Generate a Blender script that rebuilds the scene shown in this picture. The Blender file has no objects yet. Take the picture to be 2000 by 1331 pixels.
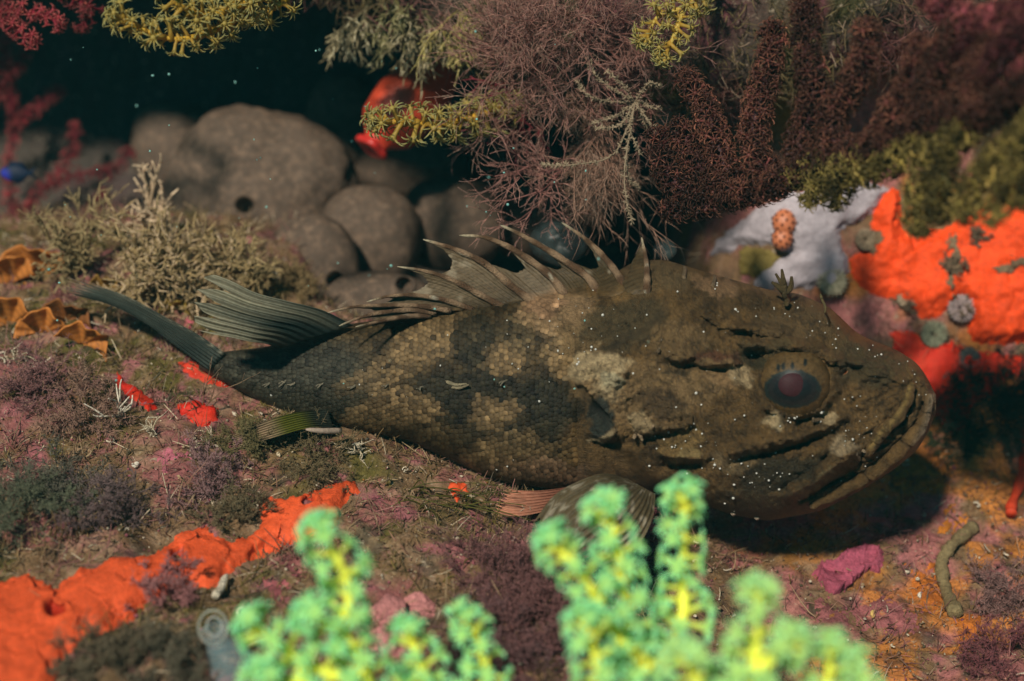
import bpy, math
import numpy as np
from mathutils import Vector, Matrix
from mathutils.bvhtree import BVHTree

rng = np.random.default_rng(7)
scene = bpy.context.scene
COL = scene.collection

# ------------------------------------------------------------------ camera
PITCH = math.radians(28.0)
CAM = np.array([0.0, -0.55, 0.30])
LENS = 60.0
FPX = LENS / 36.0 * 2000.0
AX_R = np.array([1.0, 0.0, 0.0])
AX_U = np.array([0.0, math.sin(PITCH), math.cos(PITCH)])
AX_V = np.array([0.0, math.cos(PITCH), -math.sin(PITCH)])
cam_data = bpy.data.cameras.new("camera")
cam_data.lens = LENS
cam_data.sensor_width = 36.0
cam_data.clip_start = 0.005
cam_data.clip_end = 50.0
cam_data.dof.use_dof = True
cam_data.dof.focus_distance = 0.582
cam_data.dof.aperture_fstop = 7.0
cam = bpy.data.objects.new("camera", cam_data)
COL.objects.link(cam)
cam.location = CAM
cam.rotation_euler = (math.radians(90) - PITCH, 0, 0)
scene.camera = cam

# ------------------------------------------------------------------ light
SUN_TRAVEL = Vector((0.28, 0.57, -0.77)).normalized()
to_sun = -SUN_TRAVEL
world = bpy.data.worlds.new("World")
scene.world = world
world.use_nodes = True
wn = world.node_tree
wn.nodes.clear()
w_out = wn.nodes.new("ShaderNodeOutputWorld")
w_bg = wn.nodes.new("ShaderNodeBackground")
w_sky = wn.nodes.new("ShaderNodeTexSky")
w_sky.sky_type = 'NISHITA'
w_sky.sun_disc = False
w_sky.sun_elevation = math.asin(to_sun.z)
w_sky.sun_rotation = math.atan2(to_sun.x, to_sun.y)
w_mul = wn.nodes.new("ShaderNodeMix")
w_mul.data_type = 'RGBA'
w_mul.blend_type = 'MULTIPLY'
w_mul.inputs[0].default_value = 1.0
w_mul.inputs[7].default_value = (0.16, 0.74, 0.78, 1)      # the water takes the red out of the daylight
wn.links.new(w_sky.outputs[0], w_mul.inputs[6])
wn.links.new(w_mul.outputs[2], w_bg.inputs[0])
w_bg.inputs[1].default_value = 0.06
wn.links.new(w_bg.outputs[0], w_out.inputs[0])

sun_data = bpy.data.lights.new("sun", 'SUN')  # sun lamp standing in for the strobe above the camera
sun_data.energy = 5.0
sun_data.angle = math.radians(4.0)
sun_data.color = (1.0, 0.90, 0.76)
sun = bpy.data.objects.new("sun", sun_data)
COL.objects.link(sun)
sun.rotation_euler = SUN_TRAVEL.to_track_quat('-Z', 'Y').to_euler()
sun.location = (-1, -1.5, 2)

scene.view_settings.view_transform = 'Standard'
scene.view_settings.look = 'None'
scene.view_settings.gamma = 1.0
scene.view_settings.exposure = 0.0
scene.view_settings.use_curve_mapping = False
scene.cycles.use_denoising = True
scene.cycles.max_bounces = 6
scene.cycles.volume_bounces = 0
scene.cycles.transparent_max_bounces = 12

# ------------------------------------------------------------------ helpers
def at(px, py, d):
    """photo pixel + depth along the view axis -> world point(s)"""
    px = np.asarray(px, float); py = np.asarray(py, float); d = np.asarray(d, float)
    px, py, d = np.broadcast_arrays(px, py, d)
    a = (px - 1000.0) / FPX; b = (665.5 - py) / FPX
    return CAM + d[..., None] * (AX_V + a[..., None] * AX_R + b[..., None] * AX_U)

def ray(px, py):
    v = AX_V + (px - 1000.0) / FPX * AX_R + (665.5 - py) / FPX * AX_U
    return Vector(v / np.linalg.norm(v))

def to_px(p):
    q = np.asarray(p) - CAM
    d = q @ AX_V
    return 1000 + q @ AX_R / d * FPX, 665.5 - q @ AX_U / d * FPX, d

def sstep(a, b, x):
    t = np.clip((np.asarray(x, float) - a) / (b - a), 0, 1)
    return t * t * (3 - 2 * t)

def _hash(ix, iy, iz, seed):
    h = (ix.astype(np.int64) * 374761393 + iy.astype(np.int64) * 668265263 + iz.astype(np.int64) * 2147483647 + seed * 974634777) & 0xFFFFFFFF
    h = ((h ^ (h >> 13)) * 1274126177) & 0xFFFFFFFF
    h = ((h ^ (h >> 16)) * 2246822519) & 0xFFFFFFFF
    return ((h ^ (h >> 15)) & 0xFFFFFF) / float(0xFFFFFF)

def vnoise(p, f, seed=0):
    """value noise in -1..1, p (N,2|3)"""
    p = np.asarray(p, float)
    if p.shape[-1] == 2:
        p = np.concatenate([p, np.zeros(p.shape[:-1] + (1,))], -1)
    q = p * f + 1000.37
    i = np.floor(q).astype(np.int64); t = q - i
    t = t * t * (3 - 2 * t)
    x, y, z = i[..., 0], i[..., 1], i[..., 2]
    r = 0
    for dx in (0, 1):
        wx = t[..., 0] if dx else 1 - t[..., 0]
        for dy in (0, 1):
            wy = t[..., 1] if dy else 1 - t[..., 1]
            for dz in (0, 1):
                wz = t[..., 2] if dz else 1 - t[..., 2]
                r = r + wx * wy * wz * _hash(x + dx, y + dy, z + dz, seed)
    return r * 2 - 1

def fbm(p, f, octv=4, seed=0, gain=0.5):
    a, s, n = 1.0, 0.0, 0.0
    for k in range(octv):
        s = s + a * vnoise(p, f, seed + k * 17); n += a
        a *= gain; f *= 2.03
    return s / n

OFF = {}
def mk(name, V, F, mat, parent=None, cols=None, smooth=True, origin=None, stuff=False):
    """one mesh object from world-space arrays; F: array or list of arrays of tris/quads"""
    V = np.asarray(V, float).reshape(-1, 3)
    if not isinstance(F, (list, tuple)):
        F = [F]
    F = [np.asarray(f, np.int64) for f in F if len(f)]
    off = OFF[parent.name] if parent is not None else (np.zeros(3) if origin is None else np.asarray(origin, float))
    me = bpy.data.meshes.new(name)
    me.vertices.add(len(V))
    me.vertices.foreach_set("co", (V - off).ravel())
    nl = sum(f.size for f in F); nf = sum(len(f) for f in F)
    me.loops.add(nl)
    me.loops.foreach_set("vertex_index", np.concatenate([f.ravel() for f in F]).astype(np.int32))
    me.polygons.add(nf)
    tot = np.concatenate([np.full(len(f), f.shape[1]) for f in F])
    st = np.concatenate([[0], np.cumsum(tot)[:-1]])
    me.polygons.foreach_set("loop_start", st.astype(np.int32))
    if smooth:
        me.polygons.foreach_set("use_smooth", np.ones(nf, bool))
    me.update(calc_edges=True)
    me.validate()
    if cols is not None:
        cols = np.asarray(cols, float)
        if cols.ndim == 1:
            cols = np.tile(cols, (len(V), 1))
        if cols.shape[1] == 3:
            cols = np.concatenate([cols, np.ones((len(cols), 1))], 1)
        a = me.attributes.new("Col", 'FLOAT_COLOR', 'POINT')
        a.data.foreach_set("color", cols.ravel().astype(np.float32))
    me.materials.append(mat)
    o = bpy.data.objects.new(name, me)
    COL.objects.link(o)
    OFF[o.name] = off
    if parent is not None:
        o.parent = parent
    else:
        o.location = off
    if stuff:
        o["kind"] = "stuff"
    return o

def thing(name, label, cat, loc, group=None):
    o = bpy.data.objects.new(name, None)
    o.empty_display_size = 0.01
    COL.objects.link(o)
    o.location = [float(v) for v in loc]
    OFF[o.name] = np.asarray(loc, float)
    return tag(o, label, cat, group)

def tag(o, label, cat, group=None):
    o["label"] = label; o["category"] = cat
    if group:
        o["group"] = group
    return o

def structure(o, label=None):
    o["kind"] = "structure"
    if label: o["label"] = label
    return o

def grid_faces(n, m, wrap=False):
    """quads of an n x m vertex grid (row-major); wrap closes the m direction"""
    i = np.arange(n - 1)[:, None]; j = np.arange(m if wrap else m - 1)[None, :]
    j2 = (j + 1) % m
    return np.stack([i * m + j, i * m + j2, (i + 1) * m + j2, (i + 1) * m + j], -1).reshape(-1, 4)

def nrm(v):
    return v / (np.linalg.norm(v, axis=-1, keepdims=True) + 1e-12)

def frames(D, seed=3):
    """rows: right, fwd, dir -> (N,3,3) with columns as axes"""
    D = nrm(np.asarray(D, float))
    ref = nrm(np.random.default_rng(seed).normal(size=D.shape))
    A = nrm(np.cross(D, ref)); B = np.cross(D, A)
    return np.stack([A, B, D], -1)

def tubes(P, R, S=5, cap=True):
    """P (N,K,3) R (N,K) -> V, F (quads + end fans as tris)"""
    P = np.asarray(P, float); R = np.asarray(R, float)
    N, K, _ = P.shape
    T = nrm(np.gradient(P, axis=1)) if K > 2 else nrm(np.repeat((P[:, 1:] - P[:, :1]), 2, 1))
    ref = nrm(np.cross(T[:, 0], np.random.default_rng(N + K).normal(size=(N, 3))))
    A = ref[:, None, :] - T * np.sum(ref[:, None, :] * T, -1, keepdims=True)
    A = nrm(A); B = np.cross(T, A)
    ang = np.arange(S) * 2 * np.pi / S
    V = P[:, :, None, :] + R[:, :, None, None] * (A[:, :, None, :] * np.cos(ang)[None, None, :, None] + B[:, :, None, :] * np.sin(ang)[None, None, :, None])
    base = (np.arange(N) * K * S)[:, None, None]
    F = (grid_faces(K, S, True)[None] + base).reshape(-1, 4)
    out = [F]
    if cap:
        if S == 3:
            c = np.array([[0, 2, 1], [(K - 1) * S, (K - 1) * S + 1, (K - 1) * S + 2]])
            out.append((c[None] + base).reshape(-1, 3))
        else:
            out.append((((K - 1) * S + np.arange(S))[None, None, :] + base).reshape(-1, S))
            out.append((np.arange(S)[::-1][None, None, :] + base).reshape(-1, S))
    return V.reshape(-1, 3), out

def resample(pts, n):
    """smooth polyline through pts (K,D) -> n points (Catmull-Rom)"""
    pts = np.asarray(pts, float)
    K = len(pts)
    if K == 2:
        return pts[0] + (pts[1] - pts[0]) * np.linspace(0, 1, n)[:, None]
    e = np.concatenate([[2 * pts[0] - pts[1]], pts, [2 * pts[-1] - pts[-2]]])
    t = np.linspace(0, K - 1 - 1e-9, n); i = t.astype(int); f = (t - i)[:, None]
    a, b, c, d = e[i], e[i + 1], e[i + 2], e[i + 3]
    return 0.5 * (2 * b + (c - a) * f + (2 * a - 5 * b + 4 * c - d) * f ** 2 + (3 * b - a - 3 * c + d) * f ** 3)

class Pile:
    """collects arrays of geometry with colours for one mesh"""
    def __init__(s): s.V = []; s.F = []; s.C = []; s.n = 0
    def add(s, V, F, C):
        V = np.asarray(V, float).reshape(-1, 3)
        if not isinstance(F, (list, tuple)): F = [F]
        s.F += [np.asarray(f) + s.n for f in F if len(f)]
        C = np.asarray(C, float)
        s.C.append(np.tile(C, (len(V), 1)) if C.ndim == 1 else C)
        s.V.append(V); s.n += len(V)
    def build(s, name, mat, parent=None, **k):
        by = {}
        for f in s.F: by.setdefault(f.shape[1], []).append(f)
        return mk(name, np.concatenate(s.V), [np.concatenate(v) for v in by.values()], mat, parent, cols=np.concatenate(s.C), **k)

# ------------------------------------------------------------------ materials
def material(name, color=(0.2, 0.2, 0.2), rough=0.6, attr=False, var=0.0, var_scale=400, bump=0.0, bump_scale=800,
             spec=0.4, transl=0.0, alpha=1.0, sss=0.0, color2=None, mix_scale=150, coat=0.0, sharp=0.12, mix_at=0.5):
    m = bpy.data.materials.new(name)
    m.use_nodes = True
    nt = m.node_tree; N = nt.nodes; L = nt.links
    N.clear()
    out = N.new("ShaderNodeOutputMaterial")
    b = N.new("ShaderNodeBsdfPrincipled")
    b.inputs["Roughness"].default_value = rough
    b.inputs["Specular IOR Level"].default_value = spec
    b.inputs["Coat Weight"].default_value = coat
    b.inputs["Coat Roughness"].default_value = 0.15
    if sss:
        b.inputs["Subsurface Weight"].default_value = sss
        b.inputs["Subsurface Radius"].default_value = (1.0, 0.5, 0.3)
        b.inputs["Subsurface Scale"].default_value = 0.004
    tc = N.new("ShaderNodeTexCoord")
    if attr:
        a = N.new("ShaderNodeAttribute"); a.attribute_name = "Col"
        csock = a.outputs["Color"]
    else:
        r = N.new("ShaderNodeRGB"); r.outputs[0].default_value = (*color, 1)
        csock = r.outputs[0]
    if color2 is not None:
        n = N.new("ShaderNodeTexNoise"); n.inputs["Scale"].default_value = mix_scale; n.inputs["Detail"].default_value = 6
        n.inputs["Roughness"].default_value = 0.65
        L.new(tc.outputs["Object"], n.inputs["Vector"])
        rp = N.new("ShaderNodeMapRange"); rp.inputs[1].default_value = mix_at - sharp; rp.inputs[2].default_value = mix_at + sharp
        L.new(n.outputs["Fac"], rp.inputs[0])
        mx = N.new("ShaderNodeMix"); mx.data_type = 'RGBA'
        L.new(rp.outputs[0], mx.inputs[0]); L.new(csock, mx.inputs[6]); mx.inputs[7].default_value = (*color2, 1)
        csock = mx.outputs[2]
    if var:
        n = N.new("ShaderNodeTexNoise"); n.inputs["Scale"].default_value = var_scale; n.inputs["Detail"].default_value = 5
        n.inputs["Roughness"].default_value = 0.7
        L.new(tc.outputs["Object"], n.inputs["Vector"])
        mr = N.new("ShaderNodeMapRange"); mr.inputs[1].default_value = 0.25; mr.inputs[2].default_value = 0.75
        mr.inputs[3].default_value = 1 - var; mr.inputs[4].default_value = 1 + var
        L.new(n.outputs["Fac"], mr.inputs[0])
        mx = N.new("ShaderNodeVectorMath"); mx.operation = 'SCALE'
        L.new(csock, mx.inputs[0]); L.new(mr.outputs[0], mx.inputs[3])
        csock = mx.outputs[0]
    L.new(csock, b.inputs["Base Color"])
    if bump:
        n = N.new("ShaderNodeTexNoise"); n.inputs["Scale"].default_value = bump_scale; n.inputs["Detail"].default_value = 5
        n.inputs["Roughness"].default_value = 0.65
        L.new(tc.outputs["Object"], n.inputs["Vector"])
        bp = N.new("ShaderNodeBump"); bp.inputs["Strength"].default_value = 1.0; bp.inputs["Distance"].default_value = bump
        L.new(n.outputs["Fac"], bp.inputs["Height"]); L.new(bp.outputs[0], b.inputs["Normal"])
    sh = b.outputs[0]
    if transl:
        t = N.new("ShaderNodeBsdfTranslucent"); L.new(csock, t.inputs[0])
        ms = N.new("ShaderNodeMixShader"); ms.inputs[0].default_value = transl
        L.new(sh, ms.inputs[1]); L.new(t.outputs[0], ms.inputs[2]); sh = ms.outputs[0]
    if alpha < 1:
        t = N.new("ShaderNodeBsdfTransparent")
        ms = N.new("ShaderNodeMixShader"); ms.inputs[0].default_value = alpha
        L.new(t.outputs[0], ms.inputs[1]); L.new(sh, ms.inputs[2]); sh = ms.outputs[0]
    L.new(sh, out.inputs[0])
    return m
# ------------------------------------------------------------------ rock: ledge, cave and overhang
M_ROCK = material("encrusted_rock", attr=True, rough=0.85, var=0.55, var_scale=600, bump=0.0012, bump_scale=700, spec=0.2,
                  color2=(0.30, 0.24, 0.17), mix_scale=420, sharp=0.05, mix_at=0.64)

GX = [-1.6, -.5, -.2, -.1, -.054, -.018, .018, .05, .08, .2, .5, 1.6]
GZ = [.05, .0, -.002, -.010, -.012, -.0195, -.030, -.048, -.062, -.066, -.05, 0.0]
def ground(x, y):
    x = np.asarray(x, float); y = np.asarray(y, float)
    z = np.interp(x, GX, GZ)
    z = z + 0.016 * np.exp(-((x + .13) / .07) ** 2 - ((y - .085) / .05) ** 2)
    left = 1 - sstep(-.02, .06, x)
    z = z - left * 0.05 * sstep(.125, .20, y)
    z = z - 0.042 * sstep(-.088, -.060, x + .004 * vnoise(np.stack([x, y], -1), 60, 4)) * (1 - sstep(.055, .085, x)) * sstep(.045, .085, y) * (1 - sstep(.17, .25, y))
    z = z + 0.30 * sstep(.17, .48, y)
    wall = sstep(.055, .115, x)
    z = z + wall * 0.20 * sstep(.025, .15, y + 0.012 * vnoise(np.stack([x, y], -1), 30, 5))
    p = np.stack([x, y], -1)
    near = 1 - sstep(.3, .8, np.hypot(x, y))
    z = z + 0.007 * fbm(p, 22, 3, 1) + 0.0045 * fbm(p, 75, 3, 2) + near * 0.0022 * fbm(p, 260, 3, 3)
    # the fish has a smooth bed
    return z

def stretch(n, core, full, c0=0.0, frac=0.8):
    """1-D coordinates: dense inside +-core, stretched out to +-full"""
    k = int(n * frac)
    a = np.linspace(-core, core, k)
    m = (n - k) // 2
    t = np.linspace(0, 1, m + 1)[1:] ** 2.2
    step = a[1] - a[0]
    o = core + step * np.arange(1, m + 1) + (full - core - step * m) * t
    return np.concatenate([-o[::-1], a, o]) + c0

gx = stretch(420, .24, 1.5)
gy = np.concatenate([np.linspace(-1.5, -.26, 24)[:-1], np.linspace(-.26, .22, 330), np.linspace(.22, .6, 60)[1:], np.linspace(.6, 1.5, 12)[1:]])
XX, YY = np.meshgrid(gx, gy)
ZZ = ground(XX, YY)
GV = np.stack([XX, YY, ZZ], -1).reshape(-1, 3)

def ground_paint(P):
    """colours of the encrusted ledge, darker inside the cave"""
    q = P[:, :2]
    n1 = fbm(P, 45, 4, 31); n2 = fbm(P, 70, 4, 41); n3 = fbm(P, 160, 3, 51); n4 = fbm(P, 30, 3, 61)
    c = np.tile(np.array([.165, .100, .050]), (len(P), 1))
    def mix(col, m):
        nonlocal c
        m = np.clip(m, 0, 1)[:, None]
        c = c * (1 - m) + np.array(col) * m
    mix((.10, .082, .020), sstep(.0, .3, n1))            # olive turf
    mix((.25, .085, .085), sstep(.05, .3, n2) * .85)       # mauve crust
    mix((.28, .185, .115), sstep(.1, .35, n3) * .6)         # sandy film
    mix((.30, .10, .115), sstep(.22, .4, fbm(P, 95, 3, 71)) * .8)  # coralline pink
    right = sstep(.06, .13, P[:, 0] + .03 * n4)
    mix((.32, .12, .11), right * sstep(-.25, .25, n2))
    mix((.46, .17, .035), right * sstep(.02, .25, n1) * .9)  # orange film bottom right
    mix((.02, .022, .02), sstep(.25, .4, fbm(P, 130, 3, 81)) * .6)
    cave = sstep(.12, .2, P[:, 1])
    mix((.045, .04, .036), cave * .9)  # rock coloured darker towards the back of the cave
    return c
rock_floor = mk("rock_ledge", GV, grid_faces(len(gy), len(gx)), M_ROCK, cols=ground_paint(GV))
structure(rock_floor)

# overhang: profile swept along x
LX = [-1.5, -.5, -.16, -.10, -.05, -.005, .03, .08, .13, .2, .5, 1.5]
LY = [.27, .165, .132, .123, .110, .086, .07, .075, .075, .075, .09, .2]
LZ = [.20, .15, .125, .115, .095, .078, .072, .074, .082, .09, .10, .15]
ox = stretch(300, .26, 1.5)
ns = 90
s = np.linspace(0, 1, ns)
OXX, SS = np.meshgrid(ox, s)
ly = np.interp(OXX, LX, LY); lz = np.interp(OXX, LX, LZ)
# s 0..0.45 front face from high above down to the lip, 0.45..1 the ceiling going back
up = np.clip((.45 - SS) / .45, 0, 1); bk = np.clip((SS - .45) / .55, 0, 1)
OY = ly + .10 * up ** 1.6 - .02 * np.sin(np.pi * np.clip(up * 3, 0, 1)) + .75 * bk ** 1.7
OZ = lz + .75 * up ** 1.9 + .012 * np.exp(-up * 60) * 0 + .05 * bk + .02 * np.sin(np.pi * np.clip(bk * 2, 0, 1))
OP = np.stack([OXX, OY, OZ], -1).reshape(-1, 3)
OP = OP + (fbm(OP, 30, 4, 91) * .012)[:, None] * np.array([.3, -.7, -.6]) + (fbm(OP, 110, 3, 95) * .005)[:, None] * np.array([.2, -.8, -.5])
oc = np.tile(np.array([.06, .042, .032]), (len(OP), 1))
k1 = sstep(0, .3, fbm(OP, 60, 3, 101))[:, None]; k2 = sstep(.05, .3, fbm(OP, 80, 3, 111))[:, None]
oc = oc * (1 - k1) + np.array([.13, .045, .05]) * k1
oc = oc * (1 - k2) + np.array([.06, .055, .02]) * k2
rock_roof = mk("rock_overhang", OP, grid_faces(ns, len(ox)), M_ROCK, cols=oc)
structure(rock_roof)

def bvh_of(V, F):
    return BVHTree.FromPolygons([Vector(v) for v in V], [tuple(int(i) for i in f) for f in F])
BVH_G = bvh_of(GV, grid_faces(len(gy), len(gx)))
BVH_O = bvh_of(OP, grid_faces(ns, len(ox)))
CAMV = Vector(CAM)
EXTRA = {}
def add_surface(name, o):
    off = np.array(o.location)
    EXTRA[name] = BVHTree.FromPolygons([Vector(np.array(v.co) + off) for v in o.data.vertices], [tuple(p.vertices) for p in o.data.polygons])
def cast(px, py, which="both"):
    r = ray(px, py); best = None
    for tag_, b in [("ground", BVH_G), ("roof", BVH_O)] + list(EXTRA.items()):
        if tag_ in EXTRA and which != tag_: continue
        if which != "both" and which != tag_: continue
        h = b.ray_cast(CAMV, r)
        if h[0] is not None and (best is None or h[3] < best[2]):
            n = h[1] if h[1].dot(r) < 0 else -h[1]
            best = (np.array(h[0]), np.array(n), h[3])
    return best
def gnormal(x, y, e=.002):
    dx = (ground(x + e, y) - ground(x - e, y)) / (2 * e); dy = (ground(x, y + e) - ground(x, y - e)) / (2 * e)
    return nrm(np.stack([-dx, -dy, np.ones_like(dx)], -1))
# ------------------------------------------------------------------ the scorpionfish
def smooth_curve(xs, ys, sig):
    gx_ = np.arange(300, 1900, 1.0)
    v = np.interp(gx_, xs, ys)
    k = np.exp(-.5 * (np.arange(-3 * sig, 3 * sig + 1) / sig) ** 2); k /= k.sum()
    pad = np.pad(v, 3 * sig, mode='edge')
    v = np.convolve(pad, k, 'valid')
    return lambda x: np.interp(x, gx_, v)
f_top = smooth_curve([385,430,520,600,690,800,900,980,1060,1160,1215,1245,1300,1400,1500,1560,1620,1650,1670,1700,1750,1790,1810,1822,1830,1900],
                     [705,688,678,655,632,617,602,590,575,556,525,508,508,538,566,574,600,628,648,664,683,708,735,760,780,800], 7)
f_bot = smooth_curve([385,430,480,540,600,700,800,860,930,1000,1100,1200,1300,1380,1430,1500,1600,1680,1740,1790,1815,1824,1830,1900],
                     [720,742,770,800,820,842,862,890,922,946,958,958,962,988,1006,1018,1000,960,922,882,842,815,796,780], 7)
f_thk = smooth_curve([385,480,600,800,1000,1200,1400,1550,1700,1780,1815,1828,1900],
                     [.004,.010,.016,.022,.027,.031,.034,.033,.025,.017,.009,.003,.001], 12)
f_dep = smooth_curve([300,400,500,700,1000,1400,1830,1900], [.645,.628,.615,.602,.600,.600,.594,.594], 30)

def seg_dist(px, py, poly, arg=False):
    """distance in pixels to a polyline"""
    poly = np.asarray(poly, float); best = np.full(px.shape, 1e9)
    for a, b in zip(poly[:-1], poly[1:]):
        ab = b - a; L = ab @ ab
        t = np.clip(((px - a[0]) * ab[0] + (py - a[1]) * ab[1]) / L, 0, 1)
        best = np.minimum(best, np.hypot(px - a[0] - t * ab[0], py - a[1] - t * ab[1]))
    return best
def inside(px, py, poly):
    poly = np.asarray(poly, float); r = np.zeros(px.shape, bool)
    j = len(poly) - 1
    for i in range(len(poly)):
        xi, yi = poly[i]; xj, yj = poly[j]
        c = ((yi > py) != (yj > py)) & (px < (xj - xi) * (py - yi) / (yj - yi + 1e-9) + xi)
        r ^= c; j = i
    return r
def sdist(px, py, poly):
    d = seg_dist(px, py, list(poly) + [poly[0]])
    return np.where(inside(px, py, poly), d, -d)
def ridge(px, py, poly, w, h):
    return 1.2 * h * np.exp(-(seg_dist(px, py, poly) / w) ** 2)
def bump(px, py, cx, cy, rx, ry, h, ang=0.0):
    c, s_ = math.cos(ang), math.sin(ang)
    dx = px - cx; dy = py - cy
    return 1.4 * h * np.exp(-(((dx * c + dy * s_) / rx) ** 2 + ((-dx * s_ + dy * c) / ry) ** 2))

HEAD = [(1290,490),(1300,600),(1235,655),(1190,678),(1135,700),(1114,728),(1122,756),(1142,790),(1152,845),(1180,858),(1200,862),(1225,890),(1250,930),(1290,975),(1400,1040),(1900,1040),(1900,480)]
def f_disp(px, py):
    """relief of the near flank in metres, towards the viewer"""
    p2 = np.stack([px, py], -1)
    wx = px + 7 * vnoise(p2, .03, 5); wy = py + 7 * vnoise(p2, .03, 6)
    h = np.zeros(px.shape)
    hd = sdist(wx, wy, HEAD)
    h += .0042 * sstep(-3, 16, hd) - .0016 * np.exp(-((hd + 12) / 12) ** 2)
    ishead = sstep(-10, 60, hd)
    # operculum plate, its spines and folds
    h += bump(wx, wy, 1205, 730, 50, 40, .0022) + bump(wx, wy, 1196, 746, 20, 18, .0012)
    h -= bump(wx, wy, 1165, 812, 20, 34, .0045, -.3)
    h += ridge(wx, wy, [(1140,752),(1170,790),(1192,815),(1200,850)], 7, .0022)
    h += ridge(wx, wy, [(1150,846),(1185,856)], 6, .0018)
    h += ridge(wx, wy, [(1215,812),(1262,826),(1285,835)], 9, .0022) - ridge(wx, wy, [(1255,815),(1300,824),(1345,818)], 5, .0032)
    h += ridge(wx, wy, [(1300,836),(1330,830),(1350,818)], 6, .0020) - ridge(wx, wy, [(1190,868),(1260,862),(1330,842)], 7, .0020)
    h += ridge(wx, wy, [(1295,893),(1330,890),(1375,895)], 9, .0036) - ridge(wx, wy, [(1290,910),(1360,912)], 10, .0030)
    # nape and crest
    h += ridge(wx, wy, [(1330,560),(1400,600),(1450,640)], 10, .0018) - ridge(wx, wy, [(1400,575),(1440,600),(1455,625)], 6, .0016)
    h += ridge(wx, wy, [(1205,672),(1260,655),(1330,615)], 10, .0014)
    h += ridge(wx, wy, [(1300,690),(1370,700),(1430,700)], 8, .0022) - ridge(wx, wy, [(1290,712),(1340,720),(1355,705)], 7, .0028)
    h += ridge(wx, wy, [(1370,718),(1420,712),(1440,712)], 7, .0024) - ridge(wx, wy, [(1355,722),(1420,724)], 5, .0025)
    h += ridge(wx, wy, [(1420,640),(1480,640),(1530,655)], 9, .0020) - ridge(wx, wy, [(1450,655),(1500,668)], 6, .0020)
    # brow, eye socket, pit behind it
    h += ridge(wx, wy, [(1450,668),(1500,672),(1520,664),(1580,672),(1620,690),(1640,715)], 11, .0030)
    h -= bump(wx, wy, 1472, 696, 32, 14, .0040)
    re = np.hypot((px - 1550) / 1.06, py - 746)
    h += .0040 * np.exp(-((re - 66) / 13) ** 2)
    h -= .0075 * sstep(60, 44, re)
    h += ridge(wx, wy, [(1480,770),(1500,800),(1550,812),(1600,802),(1625,775)], 6, .0012) - ridge(wx, wy, [(1500,806),(1560,820),(1610,810)], 5, .0020)
    # cheek stay, lachrymal and jaws
    h += ridge(wx, wy, [(1420,884),(1490,864),(1558,852),(1603,836),(1640,815)], 11, .0026) - ridge(wx, wy, [(1440,898),(1500,886),(1560,870),(1605,852)], 6, .0034)
    h += bump(wx, wy, 1650, 865, 40, 22, .0028, -.2)
    h += ridge(wx, wy, [(1540,970),(1580,943),(1625,911),(1662,888)], 13, .0042) + bump(wx, wy, 1545, 966, 16, 12, .0012)
    h -= ridge(wx, wy, [(1560,978),(1616,950),(1666,925),(1690,892)], 6, .0040)
    h -= ridge(wx, wy, [(1520,960),(1570,925),(1620,893)], 6, .0020)
    h += ridge(wx, wy, [(1778,752),(1766,790),(1748,818),(1720,845),(1700,875),(1672,915)], 7, .0022)
    h -= ridge(wx, wy, [(1788,756),(1776,794),(1758,824),(1730,854),(1710,882)], 4, .0014)
    h += ridge(wx, wy, [(1815,770),(1800,830),(1765,870),(1700,925),(1640,965),(1560,1002)], 8, .0015)
    h -= ridge(wx, wy, [(1800,790),(1782,835),(1740,885),(1690,922),(1640,955)], 5, .0026)
    h += ridge(wx, wy, [(1640,692),(1680,715),(1720,735),(1760,745)], 10, .0022) - ridge(wx, wy, [(1655,715),(1700,728)], 5, .0015)
    h += bump(wx, wy, 1700, 690, 60, 25, .0016, .4) - ridge(wx, wy, [(1650,760),(1640,800),(1600,830)], 8, .0014)
    h += bump(wx, wy, 1648, 724, 12, 12, .0026) - bump(wx, wy, 1648, 724, 6, 6, .0040) + bump(wx, wy, 1690, 738, 16, 9, .0024, .3)
    h -= ridge(wx, wy, [(1690,850),(1720,835),(1745,800)], 5, .0014)
    # folds and lumps of skin
    h += ishead * (.0022 * fbm(p2, .022, 3, 12) + .0030 * (np.abs(fbm(p2, .045, 4, 13)) ** .8 - .3) + .0024 * fbm(p2, .14, 3, 15))

    an = np.stack([px * .25 + py * .9, py * .2 - px * .9], -1)
    h += ishead * .00022 * np.sin((py * .5 + px * .22 + 10 * vnoise(p2, .015, 8)))
    h += (1 - ishead) * .0008 * fbm(p2, .02, 3, 14)
    return h

def f_point(px, py, lift=0.0, rel=True):
    px = np.asarray(px, float); py = np.asarray(py, float)
    t_, b_ = f_top(px), f_bot(px)
    mid = .5 * (t_ + b_); half = np.maximum(.5 * (b_ - t_), .5)
    c = np.clip(np.abs(py - mid) / half, 0, 1)
    w = f_thk(px) * (1 - c ** 2.3) ** (1 / 2.3)
    if rel:
        w = w + f_disp(px, py) * (1 - c ** 6)
    return at(px, py, f_dep(px) - w - lift)

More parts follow.
